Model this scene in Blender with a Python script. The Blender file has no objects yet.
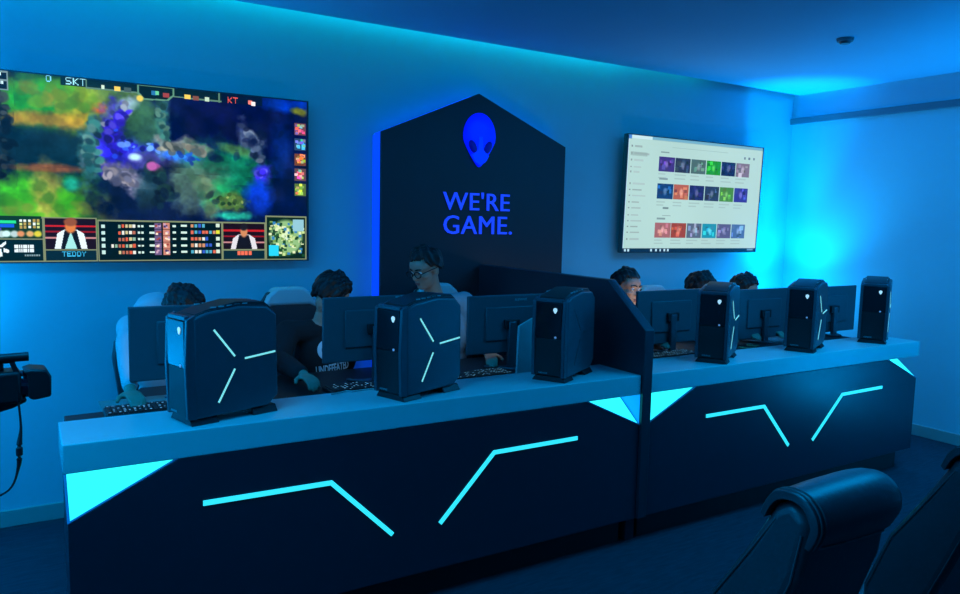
import bpy, bmesh, math, random
import numpy as np
from mathutils import Vector, Matrix, Euler
from mathutils.bvhtree import BVHTree

random.seed(7); np.random.seed(7)
SC = bpy.context.scene
COL = SC.collection
PI = math.pi
R = math.radians

# ------------------------------------------------------------------ materials
def s2l(c):
    return tuple((x / 12.92 if x <= .04045 else ((x + .055) / 1.055) ** 2.4) for x in c)

def mat(name, rgb, rough=.6, metal=0., spec=.5, noise=0., nscale=40., bump=0., emit=None, estr=1., coat=0., stretch=None):
    m = bpy.data.materials.new(name); m.use_nodes = True
    nt = m.node_tree; b = nt.nodes['Principled BSDF']
    b.inputs['Base Color'].default_value = (*rgb, 1)
    b.inputs['Roughness'].default_value = rough
    b.inputs['Metallic'].default_value = metal
    b.inputs['Specular IOR Level'].default_value = spec
    b.inputs['Coat Weight'].default_value = coat
    if emit:
        b.inputs['Emission Color'].default_value = (*emit, 1)
        b.inputs['Emission Strength'].default_value = estr
    if noise or bump:
        tc = nt.nodes.new('ShaderNodeTexCoord'); mp = nt.nodes.new('ShaderNodeMapping')
        if stretch: mp.inputs['Scale'].default_value = stretch
        nz = nt.nodes.new('ShaderNodeTexNoise'); nz.inputs['Scale'].default_value = nscale; nz.inputs['Detail'].default_value = 5
        nt.links.new(tc.outputs['Object'], mp.inputs['Vector']); nt.links.new(mp.outputs['Vector'], nz.inputs['Vector'])
        if noise:
            mx = nt.nodes.new('ShaderNodeMix'); mx.data_type = 'RGBA'
            mx.inputs['A'].default_value = (*[max(0, c * (1 - noise)) for c in rgb], 1)
            mx.inputs['B'].default_value = (*[min(1, c * (1 + noise)) for c in rgb], 1)
            nt.links.new(nz.outputs['Fac'], mx.inputs['Factor'])
            nt.links.new(mx.outputs['Result'], b.inputs['Base Color'])
        if bump:
            bp = nt.nodes.new('ShaderNodeBump'); bp.inputs['Strength'].default_value = bump; bp.inputs['Distance'].default_value = .01
            nt.links.new(nz.outputs['Fac'], bp.inputs['Height']); nt.links.new(bp.outputs['Normal'], b.inputs['Normal'])
    return m

M = {}
M['wall'] = mat('wall_paint', (.34, .66, .74), .75, spec=.25, noise=.02, nscale=3, bump=.02)
M['ceil'] = mat('ceiling_paint', (.28, .53, .72), .85, spec=.2, noise=.03, nscale=2)
M['carpet'] = mat('carpet', (.043, .052, .068), .95, spec=.1, noise=.35, nscale=9, bump=.3, stretch=(1.0, 6.0, 1))
M['basebd'] = mat('baseboard_vinyl', (.33, .42, .40), .5, noise=.05, nscale=8)
M['rail'] = mat('rail_paint', (.13, .2, .24), .6, noise=.03)
M['navy'] = mat('navy_laminate', (.024, .032, .048), .30, spec=.45, noise=.08, nscale=14)
M['toe'] = mat('toe_kick_black', (.008, .009, .011), .6, noise=.1)
M['slab'] = mat('white_laminate', (.66, .68, .68), .33, spec=.5, noise=.02, nscale=5)
M['deskblk'] = mat('desk_black', (.012, .013, .016), .5, noise=.1)
M['div'] = mat('divider_laminate', (.022, .028, .04), .4, noise=.08, nscale=10)
M['house'] = mat('sign_panel_black', (.022, .026, .034), .5, noise=.08, nscale=8)
M['ledcyan'] = mat('led_diffuser_cyan', (.1, .5, .55), .4, emit=s2l((.20, .88, .93)), estr=1.05, noise=.02)
M['ledtri'] = mat('light_panel_cyan', (.2, .6, .6), .4, emit=(.03, .93, .96), estr=1.15, noise=.02)
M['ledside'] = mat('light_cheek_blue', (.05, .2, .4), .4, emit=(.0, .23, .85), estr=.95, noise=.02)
M['ledtrib'] = mat('light_panel_frame', (.05, .25, .45), .4, noise=.02)
M['ledblue'] = mat('led_edge_blue', (.02, .05, .5), .4, emit=(.001, .05, 1.), estr=1.05, noise=.02)
M['signtext'] = mat('sign_letters_blue', (.05, .1, .5), .4, emit=(.010, .055, 1.), estr=.85, noise=.02)
M['signhead'] = mat('sign_logo_blue', (.01, .03, .5), .4, emit=(.0, .004, 1.), estr=.85, noise=.02)
M['signface'] = mat('sign_logo_pale_blue', (.01, .05, .5), .4, emit=(.0, .02, 1.), estr=.95, noise=.02)
M['signeye'] = mat('sign_logo_eye', (.0, .0, .12), .5, emit=(.0, .0, .25), estr=.8, noise=.02)
M['black'] = mat('black_plastic', (.010, .011, .013), .45, noise=.1)
M['gloss'] = mat('gloss_black', (.003, .004, .006), .5, spec=.5, noise=.1)
M['glosstop'] = mat('gloss_black_door', (.012, .014, .018), .14, spec=.28, noise=.1)
M['pcside'] = mat('tower_side_grey', (.085, .10, .12), .38, metal=.35, noise=.05, nscale=20)
M['pcframe'] = mat('tower_frame_grey', (.07, .085, .105), .4, metal=.3, noise=.05)
M['pcled'] = mat('tower_led', (.3, .6, .55), .4, emit=s2l((.50, .90, .86)), estr=.9, noise=.02)
M['glyph'] = mat('tower_glyph', (.5, .6, .6), .4, emit=s2l((.7, .9, .95)), estr=.8, noise=.02)
M['dot'] = mat('power_dot', (.4, .5, .6), .4, emit=s2l((.35, .5, .65)), estr=.6, noise=.02)
M['greytext'] = mat('grey_lettering', (.35, .4, .42), .5, noise=.05)
M['monback'] = mat('monitor_back', (.085, .10, .115), .42, noise=.08, nscale=20)
M['monarm'] = mat('monitor_stand', (.12, .13, .15), .35, metal=.6, noise=.05)
M['screenoff'] = mat('monitor_screen', (.1, .15, .2), .3, emit=(.30, .45, .55), estr=1.0, noise=.2, nscale=6)
M['screenwhite'] = mat('monitor_screen_white', (.2, .2, .2), .3, emit=(.95, .80, .70), estr=1.5, noise=.2, nscale=6)
M['keycap'] = mat('keycaps', (.015, .017, .02), .5, noise=.2, emit=s2l((.25, .5, .65)), estr=.02)
M['leather'] = mat('black_leather', (.042, .046, .052), .38, spec=.5, noise=.15, nscale=60, bump=.08)
M['piping'] = mat('leather_piping', (.06, .065, .07), .45, noise=.1)
M['whitepu'] = mat('white_leatherette', (.6, .63, .63), .4, noise=.04, nscale=30)
M['skin'] = mat('skin', (.46, .27, .19), .55, noise=.1, nscale=30)
M['hair'] = mat('black_hair', (.007, .006, .006), .5, noise=.3, nscale=80, bump=.4, stretch=(1, 1, .2))
M['pale'] = mat('pale_jacket', (.60, .63, .66), .85, noise=.05, nscale=25, bump=.1)
M['blacktee'] = mat('black_tee', (.010, .010, .012), .9, noise=.15, nscale=25, bump=.1)
M['greyshirt'] = mat('light_shirt', (.34, .38, .42), .85, noise=.06, nscale=25, bump=.1)
M['navyshirt'] = mat('navy_shirt', (.012, .018, .04), .85, noise=.1, nscale=25, bump=.1)
M['trouser'] = mat('dark_trousers', (.02, .022, .03), .9, noise=.1, nscale=30)
M['shoe'] = mat('shoe', (.015, .015, .016), .6, noise=.1)
M['eyew'] = mat('eye_white', (.7, .7, .68), .3, noise=.02)
M['eyed'] = mat('iris_dark', (.02, .012, .01), .2, noise=.1)
M['lip'] = mat('lips', (.33, .10, .09), .5, noise=.1)
M['print'] = mat('shirt_print', (.75, .78, .8), .7, noise=.05)
M['legend'] = mat('lit_key_legends', (.3, .4, .45), .5, emit=s2l((.35, .60, .72)), estr=.8, noise=.3, nscale=60)
M['mat'] = mat('desk_mat_teal', (.12, .28, .26), .8, noise=.1)
M['bezel'] = mat('tv_bezel', (.05, .08, .09), .3, noise=.05)
M['silver'] = mat('silver_edge', (.35, .4, .42), .3, metal=.7, noise=.04)
M['lens'] = mat('lens_glass', (.01, .01, .02), .05, spec=.8, noise=.1)
M['cable'] = mat('pale_cable', (.5, .52, .5), .5, noise=.05)
M['brass'] = mat('tan_cable', (.35, .28, .12), .5, noise=.05)

# ------------------------------------------------------------------ helpers
def link(name, me, m, parent=None):
    o = bpy.data.objects.new(name, me); COL.objects.link(o)
    if m is not None and not me.materials: me.materials.append(m)
    if parent is not None: o.parent = parent
    return o

def obj(name, bm, m, parent=None, smooth=False, bevel=0, seg=2, loc=None, rot=None):
    me = bpy.data.meshes.new(name)
    bmesh.ops.recalc_face_normals(bm, faces=bm.faces)
    bm.to_mesh(me); bm.free()
    o = link(name, me, m, parent)
    if loc: o.location = loc
    if rot: o.rotation_euler = rot
    if bevel:
        b = o.modifiers.new('b', 'BEVEL'); b.width = bevel; b.segments = seg; b.limit_method = 'ANGLE'; b.angle_limit = R(35)
        smooth = True
    if smooth:
        for p in me.polygons: p.use_smooth = True
        try: me.set_sharp_from_angle(angle=R(40))
        except Exception: pass
    return o

def thing(name, label, cat, loc=(0, 0, 0), rz=0., group=None):
    o = bpy.data.objects.new(name, None); COL.objects.link(o)
    o.location = loc; o.rotation_euler = (0, 0, rz); o.empty_display_size = .1
    return tag(o, label, cat, group)

def tag(o, label, cat, group=None):
    o['label'] = label; o['category'] = cat
    if group: o['group'] = group
    return o

def struct(name, bm, m, label=None, parent=None, **k):
    o = obj(name, bm, m, parent, **k)
    if parent is None:
        o['kind'] = 'structure'
        if label: o['label'] = label; o['category'] = name.split('_')[0]
    return o

def NB(): return bmesh.new()

def box(bm, x0, x1, y0, y1, z0, z1, mtx=None):
    vs = [bm.verts.new((x, y, z)) for x in (x0, x1) for y in (y0, y1) for z in (z0, z1)]
    for f in ((0, 1, 3, 2), (4, 6, 7, 5), (0, 4, 5, 1), (2, 3, 7, 6), (0, 2, 6, 4), (1, 5, 7, 3)):
        bm.faces.new([vs[i] for i in f])
    if mtx: bmesh.ops.transform(bm, matrix=mtx, verts=vs)
    return bm

def BX(*a, **k): return box(NB(), *a, **k)

def prism(bm, pts, a0, a1, axis='x'):
    """extrude polygon. axis x: pts are (y,z); y: pts (x,z); z: pts (x,y)"""
    def v(p, a):
        return {'x': (a, p[0], p[1]), 'y': (p[0], a, p[1]), 'z': (p[0], p[1], a)}[axis]
    A = [bm.verts.new(v(p, a0)) for p in pts]; B = [bm.verts.new(v(p, a1)) for p in pts]
    bm.faces.new(A); bm.faces.new(B[::-1]); n = len(pts)
    for i in range(n): bm.faces.new((A[i], A[(i + 1) % n], B[(i + 1) % n], B[i]))
    return bm

def ell(bm, c, r, rot=None, u=20, v=14):
    mtx = Matrix.Translation(c) @ (rot.to_4x4() if rot is not None else Matrix.Identity(4)) @ Matrix.Diagonal((*( (r, r, r) if isinstance(r, (int, float)) else r), 1))
    bmesh.ops.create_uvsphere(bm, u_segments=u, v_segments=v, radius=1, matrix=mtx)
    return bm

def cone(bm, p1, r1, p2, r2, seg=16, caps=True):
    p1 = Vector(p1); p2 = Vector(p2); d = p2 - p1
    if d.length < 1e-6: return bm
    q = d.to_track_quat('Z', 'Y').to_matrix().to_4x4()
    bmesh.ops.create_cone(bm, cap_ends=caps, segments=seg, radius1=r1, radius2=r2, depth=d.length, matrix=Matrix.Translation((p1 + p2) / 2) @ q)
    return bm

def caps(bm, pts, seg=14):
    """chain of (point, radius): tapered limb with rounded joints"""
    for i, (p, r) in enumerate(pts):
        ell(bm, p, r, u=seg, v=10)
        if i: cone(bm, pts[i - 1][0], pts[i - 1][1], p, r, seg)
    return bm

def tube(bm, pts, r, seg=8, closed=False):
    pts = [Vector(p) for p in pts]; rings = []; n = len(pts)
    up = Vector((0, 0, 1))
    for i, p in enumerate(pts):
        a = pts[(i - 1) % n] if (i or closed) else p; b = pts[(i + 1) % n] if (i < n - 1 or closed) else p
        t = (b - a).normalized()
        s = t.cross(up)
        if s.length < .05: s = t.cross(Vector((1, 0, 0)))
        s.normalize(); w = s.cross(t)
        rr = r[i] if isinstance(r, (list, tuple)) else r
        rings.append([bm.verts.new(p + (s * math.cos(k * 2 * PI / seg) + w * math.sin(k * 2 * PI / seg)) * rr) for k in range(seg)])
    for i in range(n if closed else n - 1):
        A = rings[i]; B = rings[(i + 1) % n]
        for k in range(seg): bm.faces.new((A[k], A[(k + 1) % seg], B[(k + 1) % seg], B[k]))
    if not closed:
        bm.faces.new(rings[0][::-1]); bm.faces.new(rings[-1])
    return bm

def smoothpts(P, n=6):
    P = [Vector(p) for p in P]; out = []
    for i in range(len(P) - 1):
        p0 = P[max(i - 1, 0)]; p1 = P[i]; p2 = P[i + 1]; p3 = P[min(i + 2, len(P) - 1)]
        for k in range(n):
            t = k / n
            out.append(.5 * ((2 * p1) + (p2 - p0) * t + (2 * p0 - 5 * p1 + 4 * p2 - p3) * t * t + (3 * p1 - p0 - 3 * p2 + p3) * t ** 3))
    out.append(P[-1]); return out

def evalmesh(o, name):
    bpy.context.view_layer.update()
    dg = bpy.context.evaluated_depsgraph_get()
    me = bpy.data.meshes.new_from_object(o.evaluated_get(dg)); me.name = name
    return me

def remeshed(name, bm, voxel, m, parent, smooth=4, fac=.5, dec=None):
    me = bpy.data.meshes.new(name); bm.to_mesh(me); bm.free()
    t = bpy.data.objects.new(name + '_tmp', me); COL.objects.link(t)
    r = t.modifiers.new('r', 'REMESH'); r.mode = 'VOXEL'; r.voxel_size = voxel
    if smooth:
        s = t.modifiers.new('s', 'SMOOTH'); s.iterations = smooth; s.factor = fac
    me2 = evalmesh(t, name)
    bpy.data.objects.remove(t); bpy.data.meshes.remove(me)
    for p in me2.polygons: p.use_smooth = True
    me2.materials.clear()
    return link(name, me2, m, parent)

def text_mesh(s, size, depth=.004, spacing=1.0, align='LEFT', bold=0.0):
    c = bpy.data.curves.new('t', 'FONT'); c.body = s; c.size = size; c.extrude = depth / 2; c.space_character = spacing
    c.align_x = align; c.offset = bold; c.resolution_u = 3
    o = bpy.data.objects.new('t', c); COL.objects.link(o)
    me = evalmesh(o, 'lettering'); bpy.data.objects.remove(o); bpy.data.curves.remove(c)
    me.materials.clear()
    return me

def fit_text(me, w, h):
    """scale lettering to width w, height h with its lower-left at the origin"""
    co = np.array([v.co[:] for v in me.vertices]); lo = co.min(0); hi = co.max(0)
    for v in me.vertices:
        v.co.x = (v.co.x - lo[0]) / (hi[0] - lo[0]) * w; v.co.y = (v.co.y - lo[1]) / (hi[1] - lo[1]) * h
    return me

# ------------------------------------------------------------------ room
X0, X1, Y0, Y1, ZC = -3.4, 6.427, -4.5, 4.723, 2.999
struct('floor', BX(X0 - .1, X1 + .1, Y0 - .1, Y1 + .1, -.1, 0), M['carpet'], 'dark blue-grey carpet floor around the counter')
struct('ceiling', BX(X0 - .1, X1 + .1, Y0 - .1, Y1 - .07, ZC, ZC + .1), M['ceil'], 'flat dropped ceiling above the counter')
struct('ceiling_cove', box(BX(X0 - .1, X1 + .1, Y1 - .17, Y1 + .1, ZC + .34, ZC + .40), X0 - .1, X1 + .1, Y1 - .17, Y1 - .07, ZC + .1, ZC + .34), M['ceil'], 'cove top above the gap along the back wall')
struct('wall_back', BX(X0 - .1, X1 + .1, Y1, Y1 + .1, 0, ZC + .34), M['wall'], 'long blue-lit back wall with the two screens')
struct('wall_right', BX(X1, X1 + .1, Y0, Y1, 0, ZC + .1), M['wall'], 'blue-lit wall at the right end of the room')
struct('wall_left', BX(X0 - .1, X0, Y0, Y1, 0, ZC + .1), M['wall'], 'wall at the left end of the room')
struct('wall_front', BX(X0 - .1, X1 + .1, Y0 - .1, Y0, 0, ZC + .1), M['wall'], 'wall behind the camera')
struct('baseboard_back', BX(X0, X1, Y1 - .014, Y1, 0, .095), M['basebd'], 'grey-green vinyl baseboard along the back wall', bevel=.004)
struct('baseboard_right', BX(X1 - .014, X1, Y0, Y1 - .014, 0, .095), M['basebd'], 'grey-green vinyl baseboard along the right wall', bevel=.004)
struct('trim_1', BX(X1 - .035, X1, Y0, Y1 - .002, 2.725, 2.785), M['rail'], 'horizontal rail high on the right wall', bevel=.004)
# cove lamp (a real strip in the gap over the back wall)
def lamp(name, kind, loc, energy, color, rot=None, **k):
    l = bpy.data.lights.new(name, kind); l.energy = energy; l.color = color
    for a, b in k.items(): setattr(l, a, b)
    o = bpy.data.objects.new(name, l); COL.objects.link(o); o.location = loc
    if rot: o.rotation_euler = rot
    return o

# small smoke detector on the ceiling
t = thing('smoke_detector', 'small round smoke detector on the ceiling above the right counter', 'smoke detector', (4.73, 3.11, ZC))
b = NB(); cone(b, (0, 0, 0), .055, (0, 0, -.02), .05, 24); obj('base', b, M['rail'], t, smooth=True)
b = NB(); cone(b, (0, 0, -.02), .04, (0, 0, -.035), .03, 24); obj('sensor_head', b, M['monarm'], t, smooth=True)

# ------------------------------------------------------------------ counters
YF, ZT, ZB, ZP = 2.856, .941, .837, .155
def cut(bm, A, B, C, inside):
    A, B, C = Vector(A), Vector(B), Vector(C); n = (B - A).cross(C - A).normalized()
    if (Vector(inside) - A).dot(n) > 0: n = -n
    r = bmesh.ops.bisect_plane(bm, geom=bm.verts[:] + bm.edges[:] + bm.faces[:], plane_co=A, plane_no=n, clear_outer=True)
    e = [g for g in r['geom_cut'] if isinstance(g, bmesh.types.BMEdge)]
    bmesh.ops.contextual_create(bm, geom=e)
    return n

def counter(label, x0, x1, sx0, sx1, cl, cr, chevs, triangle_labels, group, notch=False):
    t = thing('reception_counter', label, 'counter', ((x0 + x1) / 2, YF, 0), 0, group)
    ox, oy = (x0 + x1) / 2, YF
    W = lambda p: (p[0] - ox, p[1] - oy, p[2])
    b = BX(x0, x1, YF, YF + .33, ZP, ZB)
    ins = ((x0 + x1) / 2, YF + .2, .4)
    tris = []
    for A, B, C in (cl, cr):
        n = cut(b, A, B, C, ins); tris.append((A, B, C, n))
    bmesh.ops.translate(b, verts=b.verts, vec=(-ox, -oy, 0))
    obj('front_panel', b, M['navy'], t, bevel=.002, seg=1)
    obj('toe_kick', BX(x0 + .03 - ox, x1 - .04 - ox, .085, .32, 0, ZP), M['toe'], t)
    obj('worktop', BX(sx0 - ox, sx1 - ox, -.002, .335, ZB, ZT), M['slab'], t, bevel=.004)
    # lower desk behind the raised worktop
    d = NB(); xa = x0 + .02 - ox; xb = x1 - .02 - ox
    prism(d, [(xa, .336), (xb, .336), (xb, 1.0), (xa + (.34 if notch else 0), 1.0)] + ([(xa + .18, .60), (xa, .59)] if notch else [(xa, 1.0)]), .862, .9, 'z') if notch else box(d, xa, xb, .336, 1.0, .862, .9)
    obj('desk_top', d, M['deskblk'], t, bevel=.003)
    for xx in (x0 + (.40 if notch else .03), x1 - .07): obj('desk_leg', BX(xx - ox, xx + .04 - ox, .92, .97, 0, .862), M['deskblk'], t)
    for (A, B, C, n), lb in zip(tris, triangle_labels):
        A, B, C = Vector(A), Vector(B), Vector(C); g = (A + B + C) / 3
        bb = NB(); bf = NB()
        in_ = [p + (g - p) * .07 for p in (A, B, C)]
        f0 = [bb.verts.new(W(p + n * .003)) for p in in_]; f1 = [bb.verts.new(W(p - n * .004)) for p in in_]
        bb.faces.new(f0); bb.faces.new(f1[::-1])
        for i in range(3): bb.faces.new((f0[i], f0[(i + 1) % 3], f1[(i + 1) % 3], f1[i]))
        lp = obj('light_panel', bb, M['ledtri'], t); lp['label'] = lb
        O = [bf.verts.new(W(p + n * .005)) for p in (A, B, C)]; I = [bf.verts.new(W(p + n * .005)) for p in in_]
        O2 = [bf.verts.new(W(p + n * .0005)) for p in (A, B, C)]; I2 = [bf.verts.new(W(p + n * .0005)) for p in in_]
        for i in range(3):
            j = (i + 1) % 3
            bf.faces.new((O[i], O[j], I[j], I[i])); bf.faces.new((O2[j], O2[i], I2[i], I2[j]))
            bf.faces.new((O[i], O2[i], O2[j], O[j])); bf.faces.new((I[j], I2[j], I2[i], I[i]))
        obj('panel_edging', bf, M['ledtrib'], lp)
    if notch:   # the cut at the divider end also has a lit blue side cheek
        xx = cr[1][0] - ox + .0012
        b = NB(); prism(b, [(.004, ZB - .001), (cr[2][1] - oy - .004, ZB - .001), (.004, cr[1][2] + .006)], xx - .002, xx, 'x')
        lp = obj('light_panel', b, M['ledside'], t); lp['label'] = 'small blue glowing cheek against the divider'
    for ch in chevs:
        # flat strip of constant width following three points on the front
        P = [Vector((p[0] - ox, p[1])) for p in ch]; w = .0098
        d1 = (P[1] - P[0]).normalized(); d2 = (P[2] - P[1]).normalized()
        n1 = Vector((-d1.y, d1.x)); n2 = Vector((-d2.y, d2.x)); mt = (n1 + n2).normalized(); mt = mt / max(.3, mt.dot(n1))
        poly = [P[0] + n1 * w, P[1] + mt * w, P[2] + n2 * w, P[2] - n2 * w, P[1] - mt * w, P[0] - n1 * w]
        b = NB(); prism(b, [(p.x, p.y) for p in poly], -.005, .002, 'y')
        o = obj('light_strip', b, M['ledcyan'], t); o['label'] = 'bent glowing cyan light strip'
    return t

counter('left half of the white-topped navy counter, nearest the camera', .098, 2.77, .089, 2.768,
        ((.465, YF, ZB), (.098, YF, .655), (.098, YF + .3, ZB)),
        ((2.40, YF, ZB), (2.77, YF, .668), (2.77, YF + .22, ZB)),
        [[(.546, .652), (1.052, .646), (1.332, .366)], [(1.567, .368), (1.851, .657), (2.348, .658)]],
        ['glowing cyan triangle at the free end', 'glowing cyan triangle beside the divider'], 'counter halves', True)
counter('right half of the white-topped navy counter, near the right wall', 2.837, 5.466, 2.84, 5.475,
        ((3.19, YF, ZB), (2.837, YF, .668), (2.837, YF + .3, ZB)),
        ((5.085, YF, ZB), (5.466, YF, .672), (5.466, YF + .205, ZB)),
        [[(3.283, .658), (3.788, .657), (4.044, .379)], [(4.286, .379), (4.577, .648), (5.036, .651)]],
        ['glowing cyan triangle beside the divider', 'thin glowing cyan triangle at the free end'], 'counter halves')

# divider between the halves
b = NB(); prism(b, [(2.84, .155), (2.84, 1.18), (3.16, 1.425), (4.53, 1.425), (4.53, 0), (2.93, 0), (2.93, .155)], 2.7715, 2.8345, 'x')
dv = obj('divider_panel', b, M['div'], None, bevel=.003)
tag(dv, 'dark slope-topped divider panel between the two counter halves', 'divider')

# ------------------------------------------------------------------ wall sign
t = thing('wall_sign', 'black house-shaped panel with glowing blue letters on the back wall', 'sign', (2.76, 4.56, 0))
hx0, hx1, hz, px_, pz = 2.022 - 2.76, 3.537 - 2.76, 2.305, 2.762 - 2.76, 2.622
prof = [(hx0, 0), (hx1, 0), (hx1, hz), (px_, pz), (hx0, hz)]
b = NB(); prism(b, prof, 0, .028, 'y'); obj('face_panel', b, M['house'], t, bevel=.003)
b = NB(); prism(b, [(hx0 + .012, .0), (hx1 - .012, 0), (hx1 - .012, hz - .01), (px_, pz - .014), (hx0 + .012, hz - .01)], .028, .162, 'y'); obj('backing_box', b, M['house'], t)
b = BX(hx0 + .002, hx0 + .0115, .03, .15, .02, hz - .012)
e = obj('edge_light', b, M['ledblue'], t); e['label'] = 'glowing blue light along the left edge'
b = NB(); prism(b, [(hx0 + .012, hz - .0075), (px_, pz - .0115), (px_, pz - .004), (hx0 + .012, hz - .001)], .05, .15, 'y'); obj('edge_light', b, M['ledblue'], t)
b = NB(); prism(b, [(hx1 - .012, hz - .0075), (px_, pz - .0115), (px_, pz - .004), (hx1 - .012, hz - .001)], .05, .15, 'y'); obj('edge_light', b, M['ledblue'], t)
for s, x, z, w, h in (("WE'RE", -.277, 1.808, .550, .128), ('GAME.', -.270, 1.640, .568, .130)):
    me = fit_text(text_mesh(s, .14, .012, 1.05), w, h)
    o = link('sign_letters', me, M['signtext'], t); o.location = (x, -.007, z); o.rotation_euler = (R(90), 0, 0)
# alien head emblem: relief with two slanted eyes
b = NB(); N = 44; outline = []
for i in range(N):
    a = 2 * PI * i / N
    cx, cz = math.sin(a), math.cos(a)
    w = .125 * (1 if cz > -.1 else 1 - .58 * ((-cz - .1) / .9) ** 1.15)
    outline.append((cx * w, (cz * .155 if cz > 0 else cz * .20)))
rings = []
for s, dy in ((1, 0), (1, -.008), (.86, -.016), (.5, -.021)):
    rings.append([b.verts.new((x * s, dy, z * s)) for x, z in outline])
for A, B in zip(rings, rings[1:]):
    for i in range(N): b.faces.new((A[i], A[(i + 1) % N], B[(i + 1) % N], B[i]))
b.faces.new(rings[0]); b.faces.new(rings[-1][::-1])
lg = obj('alien_head_emblem', b, M['signhead'], t, smooth=True, loc=(2.768 - 2.76, 0, 2.325)); lg.scale = (1.06, 1, 1.06)
b = NB(); prism(b, [(-.014, .0), (.014, .0), (.022, -.085), (.068, -.125), (.042, -.165), (0, -.19), (-.042, -.165), (-.068, -.125), (-.022, -.085)], -.026, -.008, 'y')
obj('emblem_muzzle', b, M['signface'], lg, bevel=.004)
for s in (-1, 1):
    b = NB(); ell(b, (0, 0, 0), (.026, .012, .046)); o = obj('emblem_eye', b, M['signeye'], lg, smooth=True, loc=(s * .058, -.020, -.070), rot=(0, R(s * 30), 0))

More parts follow.
